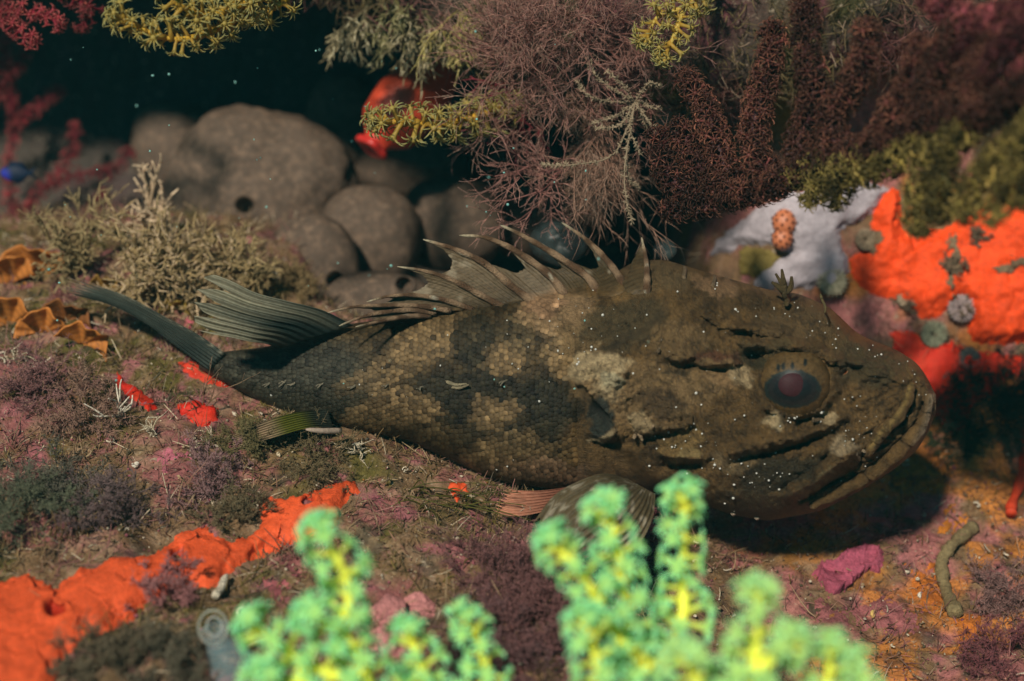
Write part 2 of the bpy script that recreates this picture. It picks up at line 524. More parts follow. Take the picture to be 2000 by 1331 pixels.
def f_paint(px, py):
    p2 = np.stack([px, py], -1)
    wx = px + 34 * fbm(p2, .022, 4, 21) + 8 * vnoise(p2, .12, 25); wy = py + 34 * fbm(p2, .022, 4, 22) + 8 * vnoise(p2, .12, 26)
    n = fbm(p2, .03, 4, 23)[:, None] * .5 + .5
    n = np.clip((n - .5) * 1.8 + .5, 0, 1)
    c = np.array([.042, .025, .009]) * (1 - n) + np.array([.130, .076, .027]) * n
    def put(cx, cy, rx, ry, col, a=1.0, ang=0.0, soft=.20):
        nonlocal c
        co, si = math.cos(ang), math.sin(ang); dx = wx - cx; dy = wy - cy
        r = np.sqrt(((dx * co + dy * si) / rx) ** 2 + ((-dx * si + dy * co) / ry) ** 2)
        m = (a * sstep(1 + soft, 1 - soft, r))[:, None]
        c = c * (1 - m) + np.array(col) * m
    DK = (.014, .012, .006); TAN = (.170, .110, .050); PALE = (.34, .26, .145); GREY = (.050, .037, .018)
    body = sstep(1150, 1080, wx)[:, None]
    c = c * (1 - np.array([.58, .52, .42]) * body)
    put(540, 740, 200, 90, (.026, .026, .018), .85)  # shadow over the tail stalk, painted into the skin colour
    put(850, 660, 100, 40, TAN, .7, -.3); put(740, 735, 90, 28, TAN, .5, -.2)
    put(925, 665, 45, 60, DK, .9, .2); put(990, 700, 45, 40, TAN, .7); put(1010, 650, 40, 30, GREY, .6)
    put(960, 775, 150, 42, DK, .9, .15); put(1075, 790, 60, 60, DK, .9)
    put(965, 810, 50, 34, TAN, .65); put(880, 800, 50, 30, DK, .85); put(800, 790, 70, 24, TAN, .6, .2); put(740, 815, 90, 22, TAN, .4)
    put(650, 770, 80, 30, DK, .6); put(1020, 850, 40, 30, DK, .6); put(930, 860, 35, 25, DK, .5); put(960, 900, 60, 28, TAN, .3)
    put(1040, 930, 110, 40, (.17, .105, .06), .6); put(1000, 880, 70, 30, TAN, .4)
    put(1090, 610, 75, 55, (.22, .14, .07), .85); put(1120, 690, 60, 60, TAN, .75); put(1060, 590, 40, 25, (.26, .15, .08), .7)
    put(1220, 630, 85, 45, GREY, .85, -.2); put(1290, 545, 70, 35, (.11, .075, .035), .6)
    put(1250, 770, 120, 75, TAN, .75); put(1170, 710, 55, 30, PALE, .8, -.3); put(1195, 745, 26, 22, (.30, .26, .16), .9); put(1180, 770, 30, 16, PALE, .6, .6)
    put(1165, 812, 22, 42, (.018, .022, .018), .95, -.3); put(1172, 852, 22, 8, PALE, .7)  # dark gap under the gill cover, its cast shade painted in
    put(1290, 790, 45, 24, (.045, .028, .014), .75); put(1370, 740, 70, 40, TAN, .6); put(1330, 660, 60, 34, TAN, .5); put(1430, 735, 40, 30, (.21, .13, .06), .7)
    put(1250, 830, 30, 14, PALE, .6); put(1330, 860, 42, 26, (.17, .11, .04), .75); put(1340, 893, 40, 10, (.2, .145, .06), .8)
    put(1410, 565, 50, 16, (.22, .13, .065), .7, .3); put(1480, 700, 34, 14, DK, .9); put(1400, 700, 60, 10, (.085, .03, .018), .6); put(1330, 718, 50, 8, DK, .7)
    put(1450, 735, 22, 24, PALE, .7); put(1509, 822, 17, 15, PALE, .85); put(1606, 818, 18, 14, PALE, .85); put(1650, 868, 38, 22, (.24, .18, .105), .85, .1)
    put(1440, 908, 42, 18, (.17, .12, .06), .7); put(1520, 925, 90, 26, (.022, .019, .010), .8, -.4); put(1480, 980, 90, 30, (.04, .027, .012), .6)
    put(1490, 690, 50, 30, (.055, .045, .02), .5); put(1560, 640, 70, 34, (.10, .065, .03), .5); put(1700, 700, 80, 40, (.055, .043, .02), .6)
    put(1600, 945, 45, 14, (.13, .10, .045), .8, -.6)
    lip = np.exp(-(seg_dist(px, py, [(1778,752),(1766,790),(1748,818),(1720,845),(1700,875)]) / 4) ** 2)[:, None]
    c = c * (1 - .7 * lip) + np.array([.22, .15, .05]) * .7 * lip
    lowj = np.exp(-(seg_dist(px, py, [(1822,770),(1812,830),(1790,870)]) / 9) ** 2)[:, None]
    c = c * (1 - .5 * lowj) + np.array([.2, .165, .12]) * .5 * lowj
    verm = sstep(.10, .0, np.abs(fbm(p2, .035, 3, 91))) * .45 + sstep(.08, .0, np.abs(fbm(p2, .09, 2, 92))) * .25
    fine = (1.12 + .30 * vnoise(p2, .25, 27) + .28 * vnoise(p2, .6, 28)) * (1 - verm)
    return np.clip(c * fine[:, None], .004, 1)

M_SKIN = material("fish_skin", attr=True, rough=0.5, var=0.35, var_scale=900, bump=0.0016, bump_scale=1500, spec=0.28)
M_SCALE = material("fish_scale", attr=True, rough=0.6, var=0.35, var_scale=700, bump=0.0003, bump_scale=2000, spec=0.2)
M_FIN = material("fish_fin", attr=True, rough=0.5, var=0.3, var_scale=600, bump=0.0003, bump_scale=900, transl=0.35, spec=0.25)
M_EYE = material("fish_eye", attr=True, rough=0.45, var=0.5, var_scale=1100, spec=0.25, coat=0.05)
M_BEAD = material("fish_skin_bead", color=(.40, .40, .36), rough=0.2, spec=0.6)  # pale colour carries the white glint of each bead

fish_base = at(1060, 958, .60)
fish = thing("scorpionfish", "large mottled brown spiny scorpionfish resting on the ledge", "fish", fish_base)

xs = np.concatenate([np.linspace(388, 420, 14)[:-1], np.linspace(420, 1780, 440)[:-1], 1780 + 48 * np.sin(np.linspace(0, np.pi / 2, 34))])
NT, NF = 150, 50
tn = np.cos(np.linspace(0, np.pi, NT))
tf = np.cos(np.linspace(np.pi, 2 * np.pi, NF))[1:-1]
rows = []; prow = []
PXn, Tn = np.meshgrid(xs, tn, indexing='ij')
mid = .5 * (f_top(PXn) + f_bot(PXn)); half = np.maximum(.5 * (f_bot(PXn) - f_top(PXn)), .5)
PYn = mid - half * Tn
Vn = f_point(PXn.ravel(), PYn.ravel()).reshape(len(xs), NT, 3)
PXf, Tf = np.meshgrid(xs, tf, indexing='ij')
midf = .5 * (f_top(PXf) + f_bot(PXf)); halff = np.maximum(.5 * (f_bot(PXf) - f_top(PXf)), .5)
PYf = midf - halff * Tf
Vf = at(PXf, PYf, f_dep(PXf) + f_thk(PXf) * .9 * (1 - np.abs(Tf) ** 2.3) ** (1 / 2.3))
FV = np.concatenate([Vn, Vf], 1)
FPX_ = np.concatenate([PXn, PXf], 1).ravel(); FPY_ = np.concatenate([PYn, PYf], 1).ravel()
nn = FV.shape[1]
FF = [grid_faces(len(xs), nn, True)]
cap0 = np.arange(nn)[None, ::-1]; cap1 = ((len(xs) - 1) * nn + np.arange(nn))[None]
fish_body = mk("body", FV.reshape(-1, 3), FF + [cap0, cap1], M_SKIN, fish, cols=f_paint(FPX_, FPY_))

# scales: overlapping plates over the flank, free edge towards the tail
sc = Pile()
rs = np.random.default_rng(11)
cell = 9.6
pts = []
for k, x in enumerate(np.arange(425, 1128, cell * .92)):
    tt, bb = float(f_top(x)), float(f_bot(x))
    nrow = int((bb - tt) / (cell * (.62 + .38 * min(1, (x - 380) / 500))))
    for j in range(nrow):
        v = (j + (.5 if k % 2 else 0) + .25) / nrow
        if .02 < v < .985: pts.append((x, tt + (bb - tt) * v, (bb - tt) / nrow))
pts = np.array(pts) + rs.normal(0, 1.1, (len(pts), 3)) * [1, 1, .5]
hd = sdist(pts[:, 0], pts[:, 1], HEAD)
keep = (hd < -10) & ~((pts[:, 1] < 650) & (pts[:, 0] > 1040) & (rs.random(len(pts)) < .75)) & ~((pts[:, 1] < 700) & (pts[:, 0] > 1100))
pts = pts[keep]
slope = (f_bot(pts[:, 0] + 20) + f_top(pts[:, 0] + 20) - f_bot(pts[:, 0] - 20) - f_top(pts[:, 0] - 20)) / 80
# outline of a plate in (along, across); along<0 is towards the tail
prof = np.array([(.75, -.42), (.75, .42), (.05, -.56), (.05, .56), (-.45, -.50), (-.45, .50), (-.78, -.26), (-.78, .26), (0.0, 0.0)])
lift = np.array([-.0006, -.0006, .0002, .0002, .0005, .0005, .0005, .0005, .0008])
rot = np.arctan(slope)
sx = cell * (.98 + .12 * rs.random(len(pts))); sy = pts[:, 2] * (1.04 + .1 * rs.random(len(pts)))
SPX = pts[:, 0, None] + prof[None, :, 0] * sx[:, None] * np.cos(rot)[:, None] - prof[None, :, 1] * sy[:, None] * np.sin(rot)[:, None] * .6
SPY = pts[:, 1, None] + prof[None, :, 0] * sx[:, None] * np.sin(rot)[:, None] + prof[None, :, 1] * sy[:, None]
SPY = np.clip(SPY, f_top(SPX) + 1, f_bot(SPX) - 1)
SV = f_point(SPX.ravel(), SPY.ravel(), np.tile(lift, len(pts)) + np.repeat(rs.random(len(pts)) * .0002, len(prof)))
fc = np.array([(8, 1, 0), (8, 0, 2), (8, 2, 4), (8, 4, 6), (8, 6, 7), (8, 7, 5), (8, 5, 3), (8, 3, 1)])
SF = (fc[None] + (np.arange(len(pts)) * len(prof))[:, None, None]).reshape(-1, 3)
cc = f_paint(pts[:, 0], pts[:, 1]) * np.clip(rs.lognormal(-.05, .24, (len(pts), 1)), .4, 1.8) * np.where(rs.random((len(pts), 1)) < .05, .55, 1.0)
CC = np.repeat(cc, len(prof), 0)
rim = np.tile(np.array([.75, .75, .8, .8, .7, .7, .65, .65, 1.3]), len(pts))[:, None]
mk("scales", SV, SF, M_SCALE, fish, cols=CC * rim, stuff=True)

# eye
e_c = at(1550, 750, f_dep(1550) - .0335)
er = .0122
lon, lat = np.meshgrid(np.linspace(0, 2 * np.pi, 96, endpoint=False), np.linspace(0, np.pi * .62, 60))
# pole looks at the viewer
EV = e_c + er * (np.sin(lat)[..., None] * (np.cos(lon)[..., None] * AX_R + np.sin(lon)[..., None] * AX_U) - np.cos(lat)[..., None] * AX_V)
EV = EV.reshape(-1, 3)
ex, ey, _ = to_px(EV)
e2 = np.stack([ex, ey], -1)
ec = np.array([.075, .046, .018]) * (1 + .5 * fbm(e2, .12, 3, 77))[:, None]
spk = sstep(.25, .6, np.sin(np.arctan2(ey - 755, ex - 1548) * 26 + 4 * vnoise(e2, .05, 3)))[:, None]
ec = ec * (1 - .18 * spk)
ring = np.sqrt(((ex - 1548) / 50) ** 2 + ((ey - 760) / 33) ** 2) + .08 * vnoise(e2, .2, 9)
for lim, col in ((1.12, (.012, .018, .017)), (.97, (.012, .012, .012)), (.74, (.005, .007, .008))):
    m_ = sstep(lim + .06, lim - .06, ring)[:, None]
    ec = ec * (1 - m_) + np.array(col) * m_
for cx, cy in ((1520, 718), (1530, 716), (1548, 715), (1573, 708)):
    m_ = sstep(1.2, .7, np.sqrt(((ex - cx) / 4) ** 2 + ((ey - cy) / 8) ** 2))[:, None]
    ec = ec * (1 - m_) + np.array([.006, .01, .01]) * m_
eye = mk("eye", EV, grid_faces(60, 96, True), M_EYE, fish, cols=np.clip(ec, .003, 1))
plon, plat = np.meshgrid(np.linspace(0, 2 * np.pi, 48, endpoint=False), np.linspace(0, 1, 12))
PV = at(1548 + 28 * plat * np.cos(plon), 752 + 23 * plat * np.sin(plon), 0)
pd = PV * 0
off_r = np.hypot(28 * plat * np.cos(plon) - 2, 23 * plat * np.sin(plon) + 2) * .57 / FPX
dep = (f_dep(1550) - .0335) - np.sqrt(np.maximum(er ** 2 - off_r ** 2, 0)) - .0005 * np.sqrt(np.clip(1.02 - plat ** 2, 0, 1)) - .00002
PV = at(1548 + 28 * plat * np.cos(plon), 752 + 23 * plat * np.sin(plon), dep).reshape(-1, 3)
M_PUP = material("fish_pupil", color=(.034, .012, .015), rough=0.6, var=.3, var_scale=1500, spec=.12)
mk("pupil", PV, grid_faces(12, 48, True), M_PUP, eye)

# fins ---------------------------------------------------------------
def fin_sheet(name, A, B, rays, cfun, m=60, n=40, amp=.0006, ragged=.05, thick=.0005, bulge=0.0, mat=None, seed=1, lobes=0):
    """surface between two root-to-tip edges given as (px,py,depth) rows"""
    A = resample(A, n); B = resample(B, n)
    A = at(A[:, 0], A[:, 1], A[:, 2]); B = at(B[:, 0], B[:, 1], B[:, 2])
    j = np.linspace(0, 1, m); i = np.linspace(0, 1, n)
    r2 = np.random.default_rng(seed)
    tipk = 1 - ragged * (1 - np.abs(np.sin(np.pi * rays * j)) ** .5) * 0 - ragged * np.abs(np.sin(np.pi * rays * j)) - ragged * .8 * np.interp(j, np.linspace(0, 1, rays * 2), r2.random(rays * 2))
    if lobes: tipk = 1 - ragged * (1 - np.abs(np.sin(np.pi * lobes * j + .6)) ** .7) * 1.6 - .03 * np.abs(np.sin(np.pi * rays * j))
    I = i[:, None] * tipk[None, :]
    fi = I * (n - 1); lo = np.clip(fi.astype(int), 0, n - 2); fr = (fi - lo)[..., None]
    PA = A[lo] * (1 - fr) + A[lo + 1] * fr; PB = B[lo] * (1 - fr) + B[lo + 1] * fr
    J = j[None, :, None]
    P = PA * (1 - J) + PB * J
    cor = np.cos(2 * np.pi * rays * j)[None, :] * np.minimum(1, i[:, None] * 3 + .3)
    P = P - AX_V * (amp * cor + bulge * np.sin(np.pi * j)[None, :] * i[:, None])[..., None]
    front = P - AX_V * thick / 2; back = P + AX_V * thick / 2
    V = np.concatenate([front.reshape(-1, 3), back.reshape(-1, 3)])
    g = grid_faces(n, m); nv = n * m
    edge = []
    loop = np.concatenate([np.arange(m), np.arange(1, n) * m + m - 1, (n - 1) * m + np.arange(m - 2, -1, -1), np.arange(n - 2, 0, -1) * m])
    l2 = np.roll(loop, -1)
    edge = np.stack([loop, loop + nv, l2 + nv, l2], -1)
    c = cfun(np.broadcast_to(i[:, None], (n, m)), np.broadcast_to(j[None, :], (n, m)), cor)
    c = c.reshape(-1, 3)
    return mk(name, V, [g, g[:, ::-1] + nv, edge], mat or M_FIN, fish, cols=np.concatenate([c, c]))

def lerpc(a, b, t):
    return np.array(a) * (1 - t[..., None]) + np.array(b) * t[..., None]

D0 = lambda x: float(f_dep(x))
# spiny dorsal: (path root->tip in px, depth change at the tip)
SP = [([(1262,585),(1264,548),(1262,510),(1253,464)], -.006, 1.5),
      ([(1228,580),(1205,535),(1170,492),(1138,463),(1097,435)], .006, 1.5),
      ([(1176,590),(1150,545),(1100,508),(1050,477),(1010,455),(977,440)], .002, 1.6),
      ([(1112,590),(1080,545),(1040,512),(990,481),(945,464),(897,460)], -.004, 1.6),
      ([(1050,596),(1000,560),(945,514),(895,490),(860,478),(826,468)], -.010, 1.5),
      ([(985,602),(930,572),(880,546),(830,530),(776,521)], -.014, 1.3),
      ([(925,606),(870,587),(810,577),(760,579),(716,590)], -.020, 1.1),
      ([(880,608),(820,598),(750,597),(690,600),(640,611)], -.025, 1.0),
      ([(850,612),(800,606),(740,612),(700,622),(662,637)], -.031, 1.0),
      ([(840,618),(800,618),(760,624),(725,632),(694,639)], -.036, 1.0)]
def spine_path(k, n=24):
    pts_, dt, rr = SP[k]
    q = resample(pts_, n); t = np.linspace(0, 1, n)
    root_in = .6 * float(f_thk(q[0, 0]) * 0)
    d = D0(q[0, 0]) - (.008 if k < 7 else .012) * (1 - t) + dt * t
    # where the spine crosses the flank it stands on the skin
    ins = (q[:, 1] > f_top(q[:, 0]) - 4)
    sd = (f_point(q[:, 0], np.maximum(q[:, 1], f_top(q[:, 0]) + 1)) - CAM) @ AX_V + np.interp(t, [0, .10, .22, 1], [.0050, .0005, -.0014, -.0050])
    d = np.where(ins, np.minimum(d, sd), d)
    dk = np.minimum.accumulate(d[::-1])[::-1] * 0 + d
    for _ in range(6):
        dk[1:-1] = np.minimum(dk[1:-1], .25 * dk[:-2] + .5 * dk[1:-1] + .25 * dk[2:])
    for _ in range(4):
        dk[1:-1] = .25 * dk[:-2] + .5 * dk[1:-1] + .25 * dk[2:]
    return at(q[:, 0], q[:, 1], dk), t
for k in range(len(SP)):
    P, t = spine_path(k)
    R = SP[k][2] * .95e-3 * (1.0 - .75 * t ** 1.6) * (1 + .10 * np.sin(t * 40 + k))
    R[-1] *= .3
    V, F = tubes(P[None], R[None], 8)
    band = np.repeat(.5 + .5 * np.sin(t * 24 + k * 1.7), 8); tt = np.repeat(t, 8)
    c = lerpc((.10, .055, .028), (.26, .17, .10), sstep(.35, .75, band))
    tipm = sstep(.80, .97, tt)
    c = c * (1 - tipm[:, None]) + np.array([.42, .36, .24]) * tipm[:, None]
    spots = sstep(.75, .95, vnoise(V * 1.0, 420, 5 + k))[:, None]
    c = c * (1 - spots) + np.array([.42, .38, .28]) * spots
    mk("dorsal_spine", V, F, M_SKIN, fish, cols=c)
for k in range(len(SP) - 1):
    A, _ = spine_path(k, 40); B, _ = spine_path(k + 1, 40)
    m = 26; n = 34
    a = np.linspace(0, 1, m)
    if k < 4:
        bm = np.interp(a, [0, .12, .3, .6, 1], [.86, .50, .33, .30, .42]) if k else np.interp(a, [0, .15, .4, .7, 1], [.93, .72, .40, .22, .20])
    else:
        bm = np.interp(a, [0, .12, .35, .7, 1], [.98, .74, .60, .56, .62])
    bm = bm + .012 * vnoise(np.stack([a * 30, a * 0 + k], -1), 1.0, 4)
    I = np.linspace(0, 1, n)[:, None] * bm[None, :]
    fi = I * 39; lo = np.clip(fi.astype(int), 0, 38); fr = (fi - lo)[..., None]
    P = (A[lo] * (1 - fr) + A[lo + 1] * fr) * (1 - a[None, :, None]) + (B[lo] * (1 - fr) + B[lo + 1] * fr) * a[None, :, None]
    sag = np.sin(np.pi * a)[None, :] * .0035 * np.linspace(.3, 1, n)[:, None] + .0004 * np.sin(a * 60)[None, :]
    P = P + AX_V * sag[..., None]
    mx_, my_, md_ = to_px(P.reshape(-1, 3)); mt_ = f_top(mx_)
    sd_ = (f_point(mx_, np.maximum(my_, mt_ + 1)) - CAM) @ AX_V - .0010
    sd_ = sd_ + np.repeat(np.interp(np.linspace(0, 1, n), [0, .10, .3], [.0042, .0012, 0]), m)
    md2 = np.where(my_ > mt_ - 2, np.minimum(md_, sd_), md_).reshape(n, m)
    for _ in range(0):
        md2[1:-1] = np.minimum(md2[1:-1], (md2[:-2] + md2[1:-1] + md2[2:]) / 3)
    P = at(mx_, my_, md2.ravel()).reshape(n, m, 3)
    V = np.concatenate([(P - AX_V * .0002).reshape(-1, 3), (P + AX_V * .0002).reshape(-1, 3)])
    g = grid_faces(n, m); nv = n * m
    loop = np.concatenate([np.arange(m), np.arange(1, n) * m + m - 1, (n - 1) * m + np.arange(m - 2, -1, -1), np.arange(n - 2, 0, -1) * m])
    l2 = np.roll(loop, -1)
    edge = np.stack([loop, loop + nv, l2 + nv, l2], -1)
    px_, py_, _d = to_px(P.reshape(-1, 3))
    ns_ = fbm(np.stack([px_ * .6 + py_, py_ - px_ * .2], -1), .05, 4, 5 + k) * .5 + .5
    c = lerpc((.085, .055, .028), (.23, .175, .105), ns_) if k >= 3 else lerpc((.035, .030, .016), (.13, .085, .04), ns_)
    st = sstep(.2, .9, np.sin(py_ * .8 + px_ * .28 + 6 * vnoise(np.stack([px_, py_], -1), .02, 3)))[:, None]
    c = c * (1 - .35 * st)
    br = sstep(.25, .4, fbm(np.stack([px_, py_], -1), .035, 3, 50 + k))[:, None]
    c = c * (1 - .6 * br) + np.array([.36, .30, .21]) * .6 * br
    rb_ = np.repeat(sstep(.45, .1, np.linspace(0, 1, n)), m)[:, None] * .8
    c = c * (1 - rb_) + f_paint(px_, py_) * 1.25 * rb_
    mk("dorsal_membrane", V, [g, g[:, ::-1] + nv, edge], M_FIN, fish, cols=np.concatenate([c, c]))

def c_soft(i, j, cor):
    t = np.clip(i * 1.2 - .15 + .25 * np.sin(j * 9), 0, 1)
    c = lerpc((.024, .038, .033), (.26, .245, .165), t)  # teal-dark root tone includes the blue shade on the fin
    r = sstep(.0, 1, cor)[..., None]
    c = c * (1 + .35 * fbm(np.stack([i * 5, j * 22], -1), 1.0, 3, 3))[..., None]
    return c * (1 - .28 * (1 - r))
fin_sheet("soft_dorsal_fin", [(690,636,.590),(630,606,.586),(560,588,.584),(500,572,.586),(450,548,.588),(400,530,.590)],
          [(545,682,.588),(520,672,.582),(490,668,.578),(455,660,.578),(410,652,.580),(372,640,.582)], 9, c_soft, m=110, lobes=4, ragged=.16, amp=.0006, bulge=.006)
def c_tail(i, j, cor):
    c = lerpc((.022, .033, .029), (.085, .10, .08), np.clip(i + .2 * np.sin(i * 30), 0, 1) * .6 + .4 * (1 - j))  # teal-dark tones paint the blue shade onto the tail
    sp = (sstep(.6, .9, np.sin(i * 75)) * sstep(.25, .0, j))[..., None]
    c = c * (1 - sp) + np.array([.3, .28, .2]) * sp
    c = c * (1 + .45 * fbm(np.stack([i * 7, j * 16], -1), 1.0, 3, 5))[..., None]
    tp = sstep(.9, 1, i)[..., None]
    return c * (1 - tp) + np.array([.3, .21, .15]) * tp
fin_sheet("tail_fin", [(440,690,.615),(385,652,.618),(325,620,.624),(255,582,.632),(200,561,.640),(128,533,.648)],
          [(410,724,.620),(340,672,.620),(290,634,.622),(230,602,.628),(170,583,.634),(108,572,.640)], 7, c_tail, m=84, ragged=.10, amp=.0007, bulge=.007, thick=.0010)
def c_anal(i, j, cor):
    c = lerpc((.03, .035, .026), (.115, .125, .012), sstep(.15, .45, i))
    t = sstep(.55, .75, i)[..., None]
    c = c * (1 - t) + np.array([.36, .26, .16]) * t
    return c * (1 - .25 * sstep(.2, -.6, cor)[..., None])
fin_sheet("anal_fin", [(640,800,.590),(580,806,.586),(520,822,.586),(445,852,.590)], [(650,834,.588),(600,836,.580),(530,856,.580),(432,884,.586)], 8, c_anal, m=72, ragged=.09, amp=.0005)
def c_pelv(i, j, cor):
    c = lerpc((.24, .085, .055), (.62, .30, .19), i)
    c = c * (1 + .4 * fbm(np.stack([i * 5, j * 14], -1), 1.0, 3, 9))[..., None]
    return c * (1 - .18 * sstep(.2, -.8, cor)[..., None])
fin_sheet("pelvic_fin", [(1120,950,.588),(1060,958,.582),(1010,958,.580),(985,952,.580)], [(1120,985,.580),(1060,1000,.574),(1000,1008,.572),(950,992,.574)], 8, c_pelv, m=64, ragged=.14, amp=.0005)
def c_pect(i, j, cor):
    n_ = fbm(np.stack([i * 6, j * 7], -1), 1.0, 3, 7) * .5 + .5
    c = lerpc((.06, .046, .022), (.19, .145, .08), n_)
    sp = sstep(.12, .35, fbm(np.stack([i * 16, j * 16], -1), 1.0, 2, 17))[..., None]
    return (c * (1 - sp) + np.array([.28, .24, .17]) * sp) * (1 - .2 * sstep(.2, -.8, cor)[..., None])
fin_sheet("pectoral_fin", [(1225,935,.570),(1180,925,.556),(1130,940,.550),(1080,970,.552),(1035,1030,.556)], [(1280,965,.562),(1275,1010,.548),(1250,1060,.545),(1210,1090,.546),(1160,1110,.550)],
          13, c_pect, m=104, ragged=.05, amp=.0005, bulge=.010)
# anal spine tip
P = resample([(665,842,.585),(630,842,.580),(597,839,.578)], 10); P = at(P[:, 0], P[:, 1], P[:, 2])
V, F = tubes(P[None], (np.array([1.1, 1.1, 1.1, 1.1, 1.05, 1.0, .95, .85, .7, .3]) * 1e-3)[None], 8)
mk("anal_spine", V, F, M_FIN, fish, cols=np.array([.42, .33, .26]))

# skin flaps: brow tentacle, lateral line tags, chin and cheek flaps
def flap(paths, r, col, name="skin_flap"):
    pl = Pile()
    for pts_ in paths:
        q = resample(pts_, 9); d = [float(f_dep(x) - f_thk(x) * .9) for x in q[:, 0]]
        if q.shape[1] == 3: P = at(q[:, 0], q[:, 1], q[:, 2])
        else: P = f_point(q[:, 0], np.clip(q[:, 1], f_top(q[:, 0]) + 2, f_bot(q[:, 0]) - 2), np.linspace(0, .003, 9)) 
        R = r * 1e-3 * (1 - .6 * np.linspace(0, 1, 9) ** 2)
        V, F = tubes(P[None], R[None], 6); pl.add(V, F, np.array(col) * (1 + .3 * vnoise(V, 700, 3))[:, None])
    return pl.build(name, M_SKIN, fish)
dt_ = .576
flap([[(1540,592,dt_+.006),(1532,575,dt_),(1528,558,dt_-.001),(1515,535,dt_)], [(1532,572,dt_),(1520,560,dt_-.002),(1508,552,dt_)], [(1533,568,dt_),(1530,548,dt_-.002),(1527,527,dt_)], [(1535,572,dt_),(1545,560,dt_),(1546,540,dt_)], [(1538,588,dt_),(1536,594,dt_-.003),(1538,597,dt_-.004)]], 1.1, (.075, .052, .02))
flap([[(1605,575+10,.572),(1612,600,.566),(1611,612,.565)], [(1605,584,.572),(1602,574,.572)]], .5, (.13, .10, .04))
for x, y in ((524, 752), (552, 748), (572, 750), (628, 753), (690, 755), (757, 752), (824, 757), (985, 747)):
    ja, jb, jc = (2.5 * math.sin(x * k_) for k_ in (1.7, 2.9, 4.1))
    flap([[(x + 6 + ja, y - 3 + jb), (x + jc, y), (x - 6 + jb, y + 7 + ja)], [(x + 2, y - 1), (x - 4 + jc, y + 1 + jb), (x - 10 + ja, y + 2)]], .40 + .06 * ja / 2.5, (.21, .185, .13))
flap([[(870, 745), (890, 752), (912, 750)], [(880, 756), (898, 758), (915, 752)]], .7, (.25, .21, .13))
flap([[(1240, 838), (1250, 850), (1255, 862)], [(1262, 836), (1272, 838), (1276, 832)], [(1250, 840), (1240, 852), (1238, 858)]], .9, (.28, .20, .12))
flap([[(1668, 885), (1676, 893), (1680, 900)], [(1672, 875), (1684, 880), (1690, 884)]], .8, (.26, .20, .13))
flap([[(1432, 1002), (1433, 1012)], [(1478, 1010), (1480, 1018)]], 1.0, (.32, .25, .18))
for q in ([(1335,545),(1338,528),(1336,520)], [(1392,560),(1396,545),(1395,538)], [(1600,820),(1590,822),(1588,816)], [(1285,690),(1288,680)]):
    flap([q], .8, (.15, .105, .06))
# gill cover plate, jaw bone and lips: raised pieces of the head
def plate(name, poly, lift_fun, step=3.0, thick=.0014, cmul=1.0, stria=None):
    poly = np.array(poly, float); x0, y0 = poly.min(0) - 6; x1, y1 = poly.max(0) + 6
    X, Y = np.meshgrid(np.arange(x0, x1, step), np.arange(y0, y1, step)); sh = X.shape
    x = X.ravel(); y = Y.ravel(); p2 = np.stack([x, y], -1)
    d = sdist(x + 5 * vnoise(p2, .09, 31), y + 5 * vnoise(p2, .09, 32), poly)
    yy = np.clip(y, f_top(x) + 2, f_bot(x) - 2)
    L = lift_fun(x, y) - .0016 * sstep(10, -2, d)
    if stria is not None:
        L = L + .00035 * np.sin(np.arctan2(y - stria[1], x - stria[0]) * 60)
    Fr = f_point(x, yy, L); Bk = f_point(x, yy, L - thick)
    idx = np.arange(len(x)).reshape(sh); q = np.stack([idx[:-1, :-1], idx[1:, :-1], idx[1:, 1:], idx[:-1, 1:]], -1).reshape(-1, 4)
    q = q[(d[q] > -step).all(1)]
    used = np.unique(q); mp = np.full(len(x), -1); mp[used] = np.arange(len(used)); q = mp[q]; nv = len(used)
    e = np.concatenate([q[:, [0, 1]], q[:, [1, 2]], q[:, [2, 3]], q[:, [3, 0]]]); key = set(map(tuple, e.tolist()))
    be = np.array([p for p in e.tolist() if (p[1], p[0]) not in key])
    V = np.concatenate([Fr[used], Bk[used]]); c = f_paint(x, y)[used] * cmul
    return mk(name, V, [q, q[:, ::-1] + nv, np.stack([be[:, 0], be[:, 0] + nv, be[:, 1] + nv, be[:, 1]], -1)], M_SKIN, fish, cols=np.concatenate([c, c]))
plate("gill_cover", [(1260,690),(1205,682),(1150,702),(1116,726),(1126,752),(1142,758),(1168,786),(1190,812),(1202,838),(1214,862),(1232,858),(1262,830),(1285,780),(1285,720)], lambda x, y: .0056 * sstep(1275, 1150, x) - .001 + .0008 * np.sin(x * .07 + y * .11), cmul=1.25, stria=(1190, 770))
plate("gill_flap", [(1150,838),(1172,848),(1198,846),(1204,862),(1178,866),(1154,858)], lambda x, y: .004 + 0 * x, cmul=1.1)
plate("cheek_spine", [(1292,886),(1330,880),(1385,884),(1400,900),(1340,908),(1300,902)], lambda x, y: .0048 * sstep(1400, 1310, x) - .0006, cmul=1.1)
plate("cheek_spine", [(1236,822),(1290,832),(1330,826),(1352,814),(1350,832),(1300,846),(1262,852),(1240,846)], lambda x, y: .0036 + 0 * x, cmul=1.0)
plate("jaw_bone", [(1532,972),(1540,950),(1585,916),(1628,884),(1662,866),(1688,872),(1676,904),(1640,930),(1592,962),(1552,982)], lambda x, y: .0034 + 0 * x, cmul=1.15)
plate("brow_ridge", [(1440,668),(1490,662),(1540,656),(1600,668),(1646,694),(1652,716),(1628,712),(1590,694),(1540,682),(1490,690),(1455,684)], lambda x, y: .0030 + .0012 * np.sin(x * .09), cmul=1.0)
plate("brow_ridge", [(1370,612),(1420,622),(1470,634),(1530,648),(1520,660),(1460,650),(1400,640)], lambda x, y: .0028 + 0 * x, cmul=1.0)
